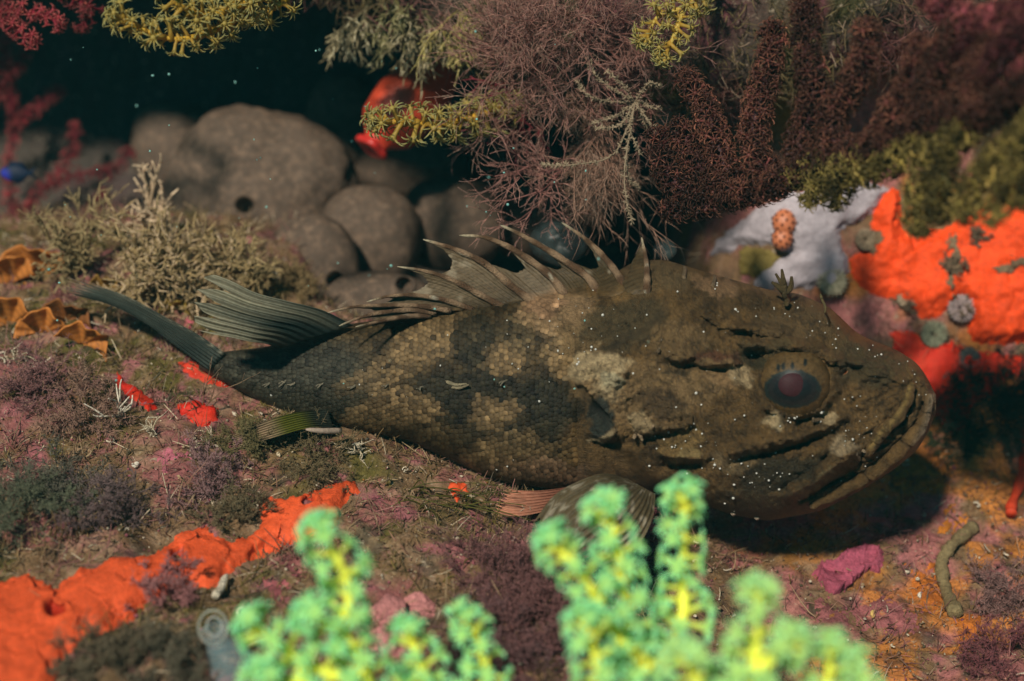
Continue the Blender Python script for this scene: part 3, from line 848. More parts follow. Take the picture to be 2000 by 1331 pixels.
plate("snout_ridge", [(1640,700),(1690,696),(1745,712),(1780,738),(1770,752),(1720,738),(1668,722)], lambda x, y: .0020 + 0 * x, cmul=1.0)
plate("cheek_ridge", [(1418,882),(1470,862),(1540,846),(1600,828),(1648,806),(1655,822),(1610,848),(1550,866),(1480,886),(1430,896)], lambda x, y: .0026 + 0 * x, cmul=1.0)
plate("nape_ridge", [(1300,692),(1370,696),(1440,700),(1450,712),(1380,716),(1310,706)], lambda x, y: .0030 + 0 * x, cmul=1.0)
for nm, pth, r0, lf in (("upper_lip", [(1782,748),(1774,782),(1754,814),(1726,842),(1706,870),(1684,900)], .0021, .0012), ("lower_lip", [(1816,772),(1806,818),(1780,856),(1736,898),(1690,932),(1640,962),(1585,988)], .0026, .0016)):
    q = resample(pth, 60); q[:, 1] = np.minimum(q[:, 1], f_bot(q[:, 0]) - 9)
    P = f_point(q[:, 0], q[:, 1], lf); R = r0 * np.sin(np.linspace(.25, np.pi - .35, 60)) ** .6
    V, F = tubes(P[None], R[None], 14)
    V = V + .0006 * np.stack([fbm(V, 300, 2, q_) for q_ in range(3)], -1)
    vx, vy, _d = to_px(V)
    mk(nm, V, F, M_SKIN, fish, cols=f_paint(vx, vy) * 1.1)
# nostril tube with an orange throat
th = np.linspace(0, 2 * np.pi, 20, endpoint=False)
NV = []
for rr, lf in ((10, .0), (9, .0014), (7, .0016), (5.5, .0004)):
    NV.append(f_point(1648 + rr * np.cos(th), 724 + rr * np.sin(th), lf + .0030, rel=False))
NV = np.concatenate(NV)
nc = np.repeat(np.array([[.10, .07, .035], [.20, .14, .09], [.22, .09, .03], [.30, .06, .01]]), 20, 0)
mk("nostril", NV, [grid_faces(4, 20, True), (60 + np.arange(20))[None]], M_SKIN, fish, cols=nc)

# little beads on the skin, paled to stand for their highlights
rb = np.random.default_rng(5)
bp = []
for cx, cy, sx_, sy_, n_ in ((1340, 858, 35, 22, 34), (1450, 905, 45, 22, 26), (1650, 865, 60, 25, 34), (1650, 780, 60, 40, 22), (1790, 760, 14, 40, 14), (1560, 815, 60, 10, 20),
                             (1480, 620, 60, 40, 30), (1110, 640, 55, 55, 46), (1000, 620, 50, 40, 14), (900, 700, 120, 50, 18), (1520, 935, 90, 35, 42), (1420, 970, 70, 30, 22),
                             (1300, 720, 110, 60, 40), (1690, 690, 60, 25, 22), (1730, 655, 18, 8, 10), (700, 740, 110, 30, 16), (1600, 650, 40, 30, 10), (1700, 900, 30, 20, 8), (620, 665, 40, 20, 10), (1060, 880, 60, 50, 8)):
    bp.append(np.stack([rb.normal(cx, sx_, n_), rb.normal(cy, sy_, n_)], -1))
bp = np.concatenate(bp)
bp = bp[rb.random(len(bp)) < .72]
ok = (bp[:, 1] > f_top(bp[:, 0]) + 6) & (bp[:, 1] < f_bot(bp[:, 0]) - 6) & (np.hypot(bp[:, 0] - 1550, bp[:, 1] - 750) > 62) & (bp[:, 0] < 1815)
bp = bp[ok]
bc = f_point(bp[:, 0], bp[:, 1], .0003)
br_ = np.clip(rb.lognormal(-8.25, .45, len(bp)), .00012, .00055)
u8, v8 = np.meshgrid(np.linspace(0, 2 * np.pi, 8, endpoint=False), np.linspace(0, np.pi, 6))
sph = np.stack([np.sin(v8) * np.cos(u8), np.sin(v8) * np.sin(u8), np.cos(v8)], -1).reshape(-1, 3)
BVs = bc[:, None] + br_[:, None, None] * sph[None]
BF = (grid_faces(6, 8, True)[None] + (np.arange(len(bp)) * 48)[:, None, None]).reshape(-1, 4)
mk("skin_beads", BVs, BF, M_BEAD, fish, stuff=True)
# ------------------------------------------------------------------ builders for the sea life
def rod(a, b, n):
    return a + (b - a) * np.linspace(0, 1, n)[:, None]

def polyp_mesh(name, mat, c_stalk, c_head, c_tip, ntent=8, tl=.52, seed=0, fat=1.0):
    """one polyp, unit height, local z outwards"""
    pl = Pile()
    z = np.array([-.15, .2, .42, .56, .66]); r = np.array([.13, .075, .085, .13, .06])
    V, F = tubes(np.stack([z * 0, z * 0, z], -1)[None], r[None], 7)
    t = np.clip((V[:, 2]) / .6, 0, 1)
    pl.add(V, F, lerpc(c_stalk, c_head, t))
    rr = np.random.default_rng(seed)
    a = np.arange(ntent) * 2 * np.pi / ntent + rr.normal(0, .12, ntent)
    K = 5; s_ = np.linspace(0, 1, K)
    L = tl * rr.uniform(.8, 1.15, ntent)
    rad = .09 + L[:, None] * (s_ ** .9)[None]
    zz = .56 + L[:, None] * (.95 * s_ - .75 * s_ ** 2)[None] * rr.uniform(.7, 1.3, ntent)[:, None]
    P = np.stack([np.cos(a)[:, None] * rad, np.sin(a)[:, None] * rad, zz], -1)
    R = np.tile(np.array([.055, .050, .044, .036, .018]), (ntent, 1)) * fat
    V, F = tubes(P, R, 4)
    t = np.tile(np.repeat(s_, 4), ntent)
    pl.add(V, F, lerpc(c_head, c_tip, t))
    o = pl.build(name, mat)
    me = o.data
    V = np.concatenate(pl.V); by = {}
    bpy.data.objects.remove(o)
    return me, pl

def polyp_spots(P, R, per_m, seed, tipn=7, start=0.0):
    """positions and directions of polyps along a branch"""
    r2 = np.random.default_rng(seed)
    seg = np.linalg.norm(np.diff(P, axis=0), axis=1); L = np.concatenate([[0], np.cumsum(seg)])
    n = max(3, int(L[-1] * per_m))
    u = np.clip((np.arange(n) + r2.uniform(-.4, .4, n)) / n, 0, 1); u = start + (1 - start) * u
    pos = np.stack([np.interp(u * L[-1], L, P[:, k]) for k in range(3)], -1)
    T = nrm(np.gradient(P, axis=0)); T = nrm(np.stack([np.interp(u * L[-1], L, T[:, k]) for k in range(3)], -1))
    rad = np.interp(u * L[-1], L, R)
    ref = nrm(np.array([.31, .52, .79])); A = nrm(np.cross(T, ref)); B = np.cross(T, A)
    ang = np.arange(n) * 2.39996 + r2.normal(0, .25, n)
    D = A * np.cos(ang)[:, None] + B * np.sin(ang)[:, None]
    lean = .25 + .5 * sstep(.85, 1, u) + r2.normal(0, .12, n)
    Dd = nrm(D + T * lean[:, None])
    pos = pos + D * (rad * .8)[:, None]
    if tipn:
        t0 = T[-1] if n else T[0]; t0 = nrm(P[-1] - P[-2])
        A0 = nrm(np.cross(t0, ref)); B0 = np.cross(t0, A0)
        an = np.arange(tipn) * 2.39996
        el = np.linspace(.1, 1.1, tipn)
        Dt = nrm(t0 * np.cos(el)[:, None] + (A0 * np.cos(an)[:, None] + B0 * np.sin(an)[:, None]) * np.sin(el)[:, None])
        pos = np.concatenate([pos, P[-1] + Dt * R[-1] * .6]); Dd = np.concatenate([Dd, Dt])
    return pos, Dd

def join_copies(pile, pos, D, size, seed=0):
    """array copies of a unit polyp merged into V, F, C"""
    V0 = np.concatenate(pile.V); C0 = np.concatenate(pile.C)
    M = frames(D, seed) * np.asarray(size)[:, None, None]
    V = np.einsum('nij,vj->nvi', M, V0) + pos[:, None]
    nv = len(V0); F = []
    by = {}
    for f in pile.F: by.setdefault(f.shape[1], []).append(f)
    for k, fs in by.items():
        f = np.concatenate(fs)
        F.append((f[None] + (np.arange(len(pos)) * nv)[:, None, None]).reshape(-1, k))
    return V.reshape(-1, 3), F, np.tile(C0, (len(pos), 1))

def gorgonian(name, label, paths, radius, plen, per_m, pm, mat_b, col_b, mat_p, single=True, group=None, seed=1, taper=.45, base=None, start=0.0, var=.25, tipn=7, cat="gorgonian", cvar=.2):
    """coral colony: every branch a part, polyps as parts (or one mass when far too many)"""
    mesh, pile = pm
    base = base if base is not None else at(*paths[0][0])
    t = thing(name, label, cat, base, group)
    r2 = np.random.default_rng(seed)
    allp, alld, allf = [], [], []
    for k, pth in enumerate(paths):
        q = resample(pth, 40); P = at(q[:, 0], q[:, 1], q[:, 2])
        P = P + np.stack([vnoise(P, 60, seed + i) for i in range(3)], -1) * .0012
        R = radius * (1 - taper * np.linspace(0, 1, 40)) * (1 + .12 * vnoise(P, 300, seed + 9))
        Rt = R.copy(); Rt[-1] *= .5
        V, F = tubes(P[None], Rt[None], 9)
        c = np.array(col_b) * (1 + .25 * vnoise(V, 500, 4))[:, None]
        mk("branch", V, F, mat_b, t, cols=c)
        pos, D = polyp_spots(P, R, per_m, seed * 31 + k, tipn, start)
        allp.append(pos); alld.append(D); allf.append(np.full(len(pos), r2.uniform(.6, 1.7)))  # tone per branch, some branches coloured as if lit
    pos = np.concatenate(allp); D = np.concatenate(alld); bf = np.concatenate(allf)
    x, y, d = to_px(pos)
    keep = (y < 1420) & (y > -90) & (x > -90) & (x < 2090)
    pos, D, bf = pos[keep], D[keep], bf[keep]
    size = plen * r2.uniform(1 - var, 1 + var, len(pos))
    if single:
        k = r2.permutation(len(pos)); one, rest = k[:300], k[300:]
        M = frames(D, seed)
        for i in one:
            o = bpy.data.objects.new("polyp", mesh)
            COL.objects.link(o); o.parent = t
            m4 = Matrix([[*(M[i, r] * size[i]), pos[i, r] - OFF[t.name][r]] for r in range(3)] + [[0, 0, 0, 1]])
            o.matrix_local = m4
    else:
        rest = np.arange(len(pos))
    if len(rest):
        V, F, C = join_copies(pile, pos[rest], D[rest], size[rest], seed)
        C = C * np.repeat(bf[rest] * np.clip(r2.lognormal(0, cvar, len(rest)), .3, 4.5), len(C) // len(rest))[:, None]
        mk("polyps", V, F, mat_p, t, cols=C, stuff=True)
    return t

def grow(starts, dirs, length, radius, levels, kids, spread, shrink=.62, bend=.35, gravity=(0, 0, 0), K=5, seed=0, rshrink=.7, tmin=.25):
    """branching tubes: list of (P (N,K,3), R (N,K)) per level"""
    r2 = np.random.default_rng(seed)
    S = np.asarray(starts, float); D = nrm(np.asarray(dirs, float)); out = []
    L = np.broadcast_to(np.asarray(length, float), (len(S),)).copy(); g = np.asarray(gravity, float)
    for lv in range(levels):
        s_ = np.linspace(0, 1, K)
        bnd = r2.normal(0, bend, (len(S), 3))
        LL = L * r2.uniform(.7, 1.25, len(S))
        P = S[:, None] + LL[:, None, None] * (D[:, None] * s_[None, :, None] + (bnd + g)[:, None] * .5 * (s_ ** 2)[None, :, None])
        R = radius * (1 - .45 * s_)[None] * np.ones((len(S), 1))
        out.append((P, R))
        if lv == levels - 1: break
        k = kids[lv] if isinstance(kids, (list, tuple)) else kids
        idx = np.repeat(np.arange(len(S)), k)
        tt = r2.uniform(tmin, 1, len(idx)); tt[::k] = 1
        fi = tt * (K - 1); lo = np.clip(fi.astype(int), 0, K - 2); fr = (fi - lo)[:, None]
        nS = P[idx, lo] * (1 - fr) + P[idx, lo + 1] * fr
        T = nrm(P[idx, lo + 1] - P[idx, lo])
        D = nrm(T + r2.normal(0, spread, T.shape) + g * .3)
        S = nS; L = LL[idx] * shrink; radius = radius * rshrink
    return out

def bush(name, label, cat, root, main_dirs, length, radius, levels, kids, spread, c0, c1, mat, group=None, sides=4, part="branch", seed=0, jitter=.25, tipcol=None, **k):
    """plant of several main branches, each main branch a part"""
    t = thing(name, label, cat, root, group)
    for b, d in enumerate(main_dirs):
        lv = grow(np.asarray(root)[None], np.asarray(d)[None], length * (1 + .2 * math.sin(b * 2.3)), radius, levels, kids, spread, seed=seed * 57 + b, **k)
        pl = Pile(); r2 = np.random.default_rng(seed + b)
        for i, (P, R) in enumerate(lv):
            V, F = tubes(P, R, sides if i < 2 else 3)
            f = np.full(len(V), i / max(1, len(lv) - 1))
            per = len(V) // len(P)
            c = lerpc(c0, c1, f) * np.repeat(r2.uniform(1 - jitter, 1 + jitter, len(P)), per)[:, None]
            if tipcol is not None and i >= len(lv) - 2:
                m_ = (np.repeat(r2.random(len(P)) < .35, per))[:, None]
                c = np.where(m_, np.array(tipcol), c)
            pl.add(V, F, c)
        pl.build(part, mat, t)
    return t

def cone_dirs(axis, spread, n, seed=0):
    r2 = np.random.default_rng(seed); axis = nrm(np.asarray(axis, float))
    return nrm(axis + r2.normal(0, spread, (n, 3)))

def sphere_grid(nu=72, nv=48):
    u, v = np.meshgrid(np.linspace(0, 2 * np.pi, nu, endpoint=False), np.linspace(.0, np.pi, nv))
    return np.stack([np.sin(v) * np.cos(u), np.sin(v) * np.sin(u), np.cos(v)], -1).reshape(-1, 3), grid_faces(nv, nu, True)
SPH, SPHF = sphere_grid()
SPH_LO = (SPH, SPHF); SPH_HI = sphere_grid(240, 160)
def lump(name, label, cat, px, py, d, rx, ry, rz, mat, cols, noise=.12, nf=40, ang=0.0, oscula=(), seed=0, group=None, parent=None, squash=2.0, hi=False):
    """rounded body facing the viewer; radii in photo pixels at its depth; oscula = (px,py,r)"""
    SPH, SPHF = SPH_HI if (len(oscula) or hi) else SPH_LO
    k = d / FPX
    c = at(px, py, d)
    ca, sa = math.cos(ang), math.sin(ang)
    A = AX_R * ca + AX_U * sa; B = -AX_R * sa + AX_U * ca
    S = np.sign(SPH) * np.abs(SPH) ** (2 / squash)
    # poles along the image-up axis so that the front is evenly meshed
    P = S[:, 0:1] * rx * k * A + S[:, 2:3] * ry * k * B + S[:, 1:2] * rz * k * (-AX_V)
    n_ = nrm(P)
    P = P * (1 + noise * fbm(c + P, nf, 3, seed + 3) + noise * .25 * fbm(c + P, nf * 5, 2, seed + 5))[:, None]
    V = c + P
    col = np.tile(np.array(cols), (len(V), 1)) * (1 + .3 * fbm(V, 120, 4, seed))[:, None]
    x, y, dd = to_px(V)
    front = (P @ AX_V) < 0
    for (ox_, oy_, r_) in oscula:
        q = np.hypot(x - ox_, (y - oy_) * 1.05) / r_
        V = V + (AX_V * (r_ * k * 2.2)) * (sstep(1.0, .55, q) * front)[:, None] - AX_V * (r_ * k * .35) * (np.exp(-((q - 1.15) / .25) ** 2) * front)[:, None]
    if parent is not None:
        return mk(name, V, SPHF, mat, parent, cols=col)
    o = mk(name, V, SPHF, mat, cols=col, origin=c - AX_U * ry * k)
    return tag(o, label, cat, group)

def crust(name, poly, thick, mat, col, label=None, cat=None, which="ground", step=4.0, warp=14, wf=.03, relief=.0, rfreq=60, oscula=(), seed=0, parent=None, edge=26, group=None, maxjump=.02, colvar=.25, rim=0.0, smooth_n=0):
    """sheet of encrusting growth lying on the rock inside a photo outline"""
    poly = np.asarray(poly, float)
    x0, y0 = poly.min(0) - 20; x1, y1 = poly.max(0) + 20
    X, Y = np.meshgrid(np.arange(x0, x1, step), np.arange(y0, y1, step))
    sh = X.shape; x = X.ravel(); y = Y.ravel(); p2 = np.stack([x, y], -1)
    wx = x + warp * fbm(p2, wf, 3, seed) + warp * .4 * vnoise(p2, wf * 6, seed + 2); wy = y + warp * fbm(p2, wf, 3, seed + 9) + warp * .4 * vnoise(p2, wf * 6, seed + 4)
    d = sdist(wx, wy, poly)
    P = np.zeros((len(x), 3)); Nn = np.zeros((len(x), 3)); D = np.full(len(x), np.nan)
    for i in np.nonzero(d > -step * 1.5)[0]:
        h = cast(x[i], y[i], which)
        if h is not None: P[i], Nn[i], D[i] = h
    Ds = D.reshape(sh).copy()
    for _ in range(smooth_n):
        st_ = np.stack([Ds, np.roll(Ds, 1, 0), np.roll(Ds, -1, 0), np.roll(Ds, 1, 1), np.roll(Ds, -1, 1)])
        w_ = np.isfinite(st_); Ds = np.where(np.isfinite(Ds), np.where(w_, st_, 0).sum(0) / np.maximum(w_.sum(0), 1), np.nan)
    Ds = Ds.ravel()
    # even out the normals so that the sheet lies smooth
    N3 = Nn.reshape(sh + (3,))
    for _ in range(3):
        N3 = (N3 + np.roll(N3, 1, 0) + np.roll(N3, -1, 0) + np.roll(N3, 1, 1) + np.roll(N3, -1, 1)) / 5
    Nn = nrm(N3.reshape(-1, 3))
    h = thick * sstep(-step, edge, d) - .0012 * sstep(step, -step, d) + relief * sstep(0, edge * 1.5, d) * fbm(P, rfreq, 4, seed + 21) + rim * np.exp(-((d - 6) / 6) ** 2)
    h += thick * .06 * fbm(P, 400, 2, seed + 33)
    if smooth_n:
        rd = nrm(P - CAM); fill = np.sum((CAM + rd * np.nan_to_num(Ds)[:, None] - P) * Nn, 1)
        h += np.clip(np.where(np.isfinite(D), fill, 0), -.0035, .006) * sstep(0, edge, d)
    c = np.tile(np.array(col), (len(x), 1)) * (1 + colvar * fbm(P, 130, 4, seed + 5))[:, None]
    for (a, b, r_) in oscula:
        q = np.hypot(x - a, (y - b) * 1.25) / r_
        h += thick * .25 * np.exp(-((q - 1.2) / .3) ** 2) - thick * 1.0 * sstep(1.05, .6, q)
        m_ = sstep(1.0, .7, q)[:, None]
        c = c * (1 - m_) + c * np.array([.55, .25, .2]) * m_
    V = P + Nn * h[:, None]
    idx = np.arange(len(x)).reshape(sh)
    q = np.stack([idx[:-1, :-1], idx[:-1, 1:], idx[1:, 1:], idx[1:, :-1]], -1).reshape(-1, 4)
    dq = D[q]; okq = np.isfinite(dq).all(1)
    okq &= (np.nanmax(np.where(np.isfinite(dq), dq, 0), 1) - np.nanmin(np.where(np.isfinite(dq), dq, 9), 1)) < maxjump
    q = q[okq][:, ::-1]
    used = np.unique(q); mp = np.full(len(x), -1); mp[used] = np.arange(len(used))
    if parent is not None:
        return mk(name, V[used], mp[q], mat, parent, cols=np.clip(c[used], 0, 1))
    o = mk(name, V[used], mp[q], mat, cols=np.clip(c[used], 0, 1), origin=V[used].mean(0))
    return tag(o, label, cat, group)

M_SPONGE = material("brown_sponge", attr=True, rough=.75, var=.3, var_scale=260, bump=.0006, bump_scale=900, spec=.25, color2=(.165, .11, .074), mix_scale=330, sharp=.10, mix_at=.58)
M_RED = material("red_sponge", attr=True, rough=.55, var=.22, var_scale=300, bump=.0004, bump_scale=1500, spec=.25, sss=.0, color2=(.50, .045, .014), mix_scale=110, sharp=.2, mix_at=.60)
M_ORANGE = material("orange_sponge_skin", attr=True, rough=.6, var=.32, var_scale=420, bump=.0005, bump_scale=1100, spec=.22, color2=(.36, .03, .012), mix_scale=620, sharp=.05, mix_at=.66)
M_LILAC = material("lilac_sponge", attr=True, rough=.7, var=.25, var_scale=500, bump=.0006, bump_scale=900, spec=.25)
M_ALGA = material("alga", attr=True, rough=.6, transl=.3, spec=.25)
M_HARD = material("calcareous", attr=True, rough=.75, var=.5, var_scale=700, bump=.0010, bump_scale=1300, spec=.3)
M_POLYP = material("polyp_flesh", attr=True, rough=.5, transl=.45, spec=.3)
M_STEM = material("coral_stem", attr=True, rough=.6, var=.2, var_scale=900, bump=.0003, bump_scale=1500, spec=.3)
M_SQUIRT = material("sea_squirt_tunic", attr=True, rough=.38, var=.15, var_scale=300, bump=.0004, bump_scale=600, spec=.5, sss=.1)
M_CLEAR = material("clear_tunic", attr=True, rough=.3, alpha=.30, spec=.35)
# ------------------------------------------------------------------ sponges in the cave
BR = (.086, .060, .043)
SPG = "brown lobes of sponge filling the cave"
for lab, a in (
    ("largest brown sponge lobe with a round dark opening, behind the ochre bush", dict(px=530, py=365, d=.775, rx=172, ry=150, rz=110, oscula=[(478, 402, 19)], ang=-.25)),
    ("dim brown sponge lobe at the dark left end of the cave", dict(px=350, py=300, d=.84, rx=85, ry=90, rz=80)),
    ("upright brown sponge lobe just left of the red sea squirt", dict(px=668, py=245, d=.83, rx=62, ry=85, rz=60)),
    ("wedge shaped brown sponge lobe with a dark pore, low beside the ochre bush", dict(px=615, py=515, d=.725, rx=76, ry=92, rz=60, oscula=[(656, 548, 18)], ang=.2)),
    ("rounded brown sponge lobe in the middle of the cave under the red squirt", dict(px=722, py=468, d=.755, rx=92, ry=96, rz=80)),
    ("broad brown sponge lobe directly below the red sea squirt", dict(px=800, py=320, d=.835, rx=105, ry=66, rz=80)),
    ("dark brown sponge lobe at the right of the cave under the yellow branch", dict(px=945, py=300, d=.86, rx=110, ry=85, rz=80)),
    ("shaded brown sponge lobe behind the longest dorsal spines", dict(px=880, py=440, d=.775, rx=95, ry=85, rz=80)),
    ("flat brown sponge lobe with a dark pore, right behind the dorsal fin", dict(px=745, py=590, d=.70, rx=100, ry=50, rz=60, oscula=[(790, 556, 17)])),
    ("dark sponge lobe in the deepest shade behind the first dorsal spines", dict(px=1050, py=420, d=.80, rx=95, ry=80, rz=80)),
    ("small dim sponge lobe at the top of the cave above the big lobe", dict(px=480, py=200, d=.90, rx=110, ry=55, rz=80)),
    ("low brown sponge lobe at the cave floor under the wedge lobe", dict(px=560, py=590, d=.75, rx=120, ry=50, rz=60))):
    a = dict(a); a["squash"] = 2.3; a["hi"] = True; a["rx"] *= 1.10; a["ry"] *= 1.10
    lump("brown_sponge", lab, "sponge", mat=M_SPONGE, cols=BR, noise=.20, nf=20, seed=int(a["px"]), group=SPG, **a)

# red sea squirt hanging from the roof
t = thing("sea_squirt", "smooth glossy red sea squirt hanging above the cave sponges", "sea squirt", at(858, 118, .74))
ax = resample([(868,112,.745),(840,150,.735),(795,205,.728),(752,255,.724),(728,285,.722)], 40)
prof = np.interp(np.linspace(0, 1, 40), [0, .08, .25, .5, .72, .86, .93, 1], [18, 38, 58, 68, 58, 34, 27, 25]) * .73 / FPX
C_ = at(ax[:, 0], ax[:, 1], ax[:, 2])
V, F = tubes(C_[None], prof[None], 48)
V = V + (nrm(V - np.repeat(C_, 48, 0)) * (.0012 * fbm(V, 70, 3, 4))[:, None])
cc = lerpc((.54, .085, .03), (.50, .042, .02), np.repeat(np.linspace(0, 1, 40), 48)) * (1 + .25 * fbm(V, 90, 3, 3))[:, None]
sq = mk("body", V, F, M_SQUIRT, t, cols=cc)
th = np.linspace(0, 2 * np.pi, 40, endpoint=False)
axd = nrm(C_[-1] - C_[-5]); A_ = nrm(np.cross(axd, AX_V)); B_ = np.cross(axd, A_)
RV = []
for rr, o_ in ((23, -8), (32, 0), (33, 8), (24, 12), (12, 4), (6, -8)):
    w_ = 1 + .10 * np.cos(th * 4)
    RV.append(C_[-1] + axd * o_ * .73 / FPX + (A_ * np.cos(th)[:, None] + B_ * np.sin(th)[:, None]) * (rr * w_ * .73 / FPX)[:, None])
mk("siphon", np.concatenate(RV), [grid_faces(6, 40, True)], M_SQUIRT, t, cols=np.array([.48, .025, .02]))

# ------------------------------------------------------------------ yellow and green gorgonians
YEL = (.88, .92, .10)  # stem colour raised for the stronger light close to the lens
PM_Y = polyp_mesh("polyp_yellow", M_POLYP, (.50, .30, .04), (.44, .34, .085), (.40, .41, .19), 8, .36, 1, .62)
PM_G = polyp_mesh("polyp_green", M_POLYP, (1.0, .95, .08), (.68, 1.0, .36), (.36, 1.0, .68), 8, .34, 2, 1.15)  # very bright greens paint in the stronger light on the foreground
PM_G2 = polyp_mesh("polyp_pale_green", M_POLYP, (.95, .95, .10), (.74, 1.0, .34), (.55, 1.0, .62), 8, .34, 3, 1.15)  # raised the same way for the foreground light

gA = at(690, 1500, .415); gA[2] = ground(gA[0], gA[1]) - .002
gorgonian("gorgonian", "bright green and yellow coral with one tall branch, blurred at lower left of centre", 
          [[(700,1480,.418),(712,1400,.417),(706,1310,.415),(668,1230,.413),(682,1165,.412),(668,1100,.411),(640,1048,.410)],
           [(704,1330,.416),(650,1322,.412),(590,1300,.409),(545,1270,.408),(508,1238,.408)],
           [(672,1235,.414),(640,1228,.411),(618,1215,.409)],
           [(706,1400,.417),(760,1370,.42),(830,1330,.424),(818,1290,.424),(808,1252,.424)],
           [(760,1372,.42),(860,1372,.428),(945,1340,.43),(938,1290,.43),(915,1225,.43)],
           [(600,1305,.41),(575,1340,.405),(550,1360,.405),(520,1330,.402)]],
          .0016, .0076, 700, PM_G, M_STEM, YEL, M_POLYP, base=gA, group="green gorgonians in the foreground", seed=3)
gB = at(1250, 1500, .42); gB[2] = ground(gB[0], gB[1]) - .002
gorgonian("gorgonian", "bright green and yellow coral with three tall fingers, blurred below the fish's jaw",
          [[(1252,1480,.42),(1248,1400,.42),(1238,1305,.418),(1198,1235,.414),(1160,1165,.411),(1118,1108,.410),(1086,1074,.410)],
           [(1240,1310,.418),(1222,1230,.42),(1212,1150,.42),(1206,1080,.42),(1190,1008,.42)],
           [(1246,1320,.418),(1300,1262,.424),(1328,1200,.428),(1334,1120,.43),(1336,1060,.43),(1332,985,.43)],
           [(1250,1400,.42),(1180,1345,.405),(1165,1290,.402),(1150,1235,.402)]],
          .0016, .0078, 700, PM_G, M_STEM, YEL, M_POLYP, base=gB, group="green gorgonians in the foreground", seed=5)
gC = at(1450, 1520, .40); gC[2] = ground(gC[0], gC[1]) - .002
gorgonian("gorgonian", "hazy yellow-green coral with short stubby branches at the bottom edge right of centre",
          [[(1440,1480,.385),(1445,1400,.383),(1462,1320,.381),(1475,1250,.380),(1478,1180,.380)],
           [(1445,1410,.383),(1520,1400,.385),(1590,1370,.387),(1612,1320,.387),(1612,1278,.387)],
           [(1448,1390,.383),(1390,1380,.38),(1360,1340,.378),(1340,1300,.378)],
           [(1462,1320,.381),(1500,1290,.378),(1530,1262,.378)],
           [(1540,1395,.385),(1660,1400,.39),(1680,1360,.39),(1665,1310,.39)]],
          .0016, .0076, 660, PM_G2, M_STEM, YEL, M_POLYP, base=gC, group="green gorgonians in the foreground", seed=7)

hC = cast(1030, 195); dC = to_px(hC[0])[2]
gorgonian("gorgonian", "slender yellow coral branch with star polyps in front of the red squirt",
          [[(1040,190,dC),(1000,212,.645),(960,222,.632),(900,232,.622),(850,240,.616),(800,240,.612),(752,238,.610)]],
          .0012, .0094, 760, PM_Y, M_STEM, (.60, .33, .03), M_POLYP, base=hC[0], seed=11, start=.12, var=.2, tipn=9)
hD = cast(470, 0); rD = at(520, -160, .66)
gorgonian("gorgonian", "soft yellow coral branch with long polyps at the upper left edge",
          [[(600,-330,.67),(530,-120,.60),(470,20,.57),(420,62,.56),(360,74,.552),(300,66,.548),(238,40,.545)],
           [(480,0,.572),(440,22,.562),(390,30,.555),(345,8,.55),(320,-30,.55)],
           [(530,-120,.60),(580,-60,.61),(560,0,.60),(520,22,.595)]],
          .0012, .0074, 900, PM_Y, M_STEM, (.50, .30, .03), M_POLYP, seed=13, var=.3, tipn=9)
hE = cast(1290, 20)
gorgonian("gorgonian", "pale yellow coral branch at the top edge right of the pink bush",
          [[(1420,-60,to_px(hE[0])[2] if hE else .66),(1340,10,.60),(1290,30,.595),(1262,70,.592)],[(1340,10,.60),(1320,60,.594),(1300,100,.592)]],
          .0011, .0070, 800, PM_Y, M_STEM, (.42, .30, .06), M_POLYP, seed=17, var=.3)

# red gorgonian deep at the left
PM_R = polyp_mesh("polyp_red", M_POLYP, (.20, .014, .028), (.26, .032, .042), (.40, .12, .10), 6, .34, 5, .8)
gorgonian("red_gorgonian", "dim crimson coral fan in the dark at the left edge", 
          [[(-60,520,.84),(20,440,.83),(90,370,.82),(140,300,.815),(150,250,.815)],[(20,440,.83),(20,330,.82),(30,240,.815),(10,130,.81),(20,60,.81)],
           [(90,370,.82),(150,340,.81),(220,330,.81),(250,300,.81)],[(20,440,.83),(100,430,.81),(170,420,.80),(200,380,.80)],[(-40,300,.82),(-10,200,.80),(30,130,.79),(60,90,.79)],
           [(30,240,.815),(70,210,.81),(110,180,.81)],[(-60,480,.82),(0,470,.80),(70,450,.79),(110,455,.79)]],
          .0005, .0050, 1000, PM_R, M_STEM, (.16, .012, .02), M_POLYP, single=False, seed=19)
gorgonian("red_gorgonian", "faint brownish red coral branches in the top left corner",
          [[(-80,-60,.66),(0,10,.65),(60,20,.645),(110,40,.64)],[(0,10,.65),(30,50,.645),(60,75,.64)],[(60,-60,.66),(130,-10,.655),(180,20,.65),(160,50,.65)]],
          .0006, .0054, 1000, PM_R, M_STEM, (.22, .05, .03), M_POLYP, single=False, seed=23)

# dark purple gorgonians under the overhang at upper right
PM_P = polyp_mesh("polyp_maroon", M_POLYP, (.045, .011, .013), (.075, .024, .019), (.20, .088, .052), 6, .42, 7, .6)  # lighter tan tips paint in the light caught by the branches
PM_O = polyp_mesh("polyp_olive", M_POLYP, (.075, .052, .012), (.105, .082, .020), (.19, .145, .05), 6, .42, 8, .6)
GP = "dark gorgonian fans under the overhang"
def fan_paths(paths, dz=0.0):
    """the fans grow out of the overhang towards the viewer as they run to the right"""
    res = [[(x, y, float(np.interp(x, [1280, 1480, 1600, 1700, 1850, 2000, 2150], [.588, .556, .532, .512, .480, .456, .44])) + dz) for x, y, _ in p] for p in paths]
    if res[0][0][0] > 2000:                                  # rooted on the rock face beyond the right edge
        w0 = to_px(np.array([.245, .085, .13 - .0001 * res[0][0][1]])); w1 = to_px(np.array([.225, .0, .12 - .0001 * res[0][0][1]]))
        res[0] = [tuple(map(float, w0)), tuple(map(float, w1))] + res[0]
    return res
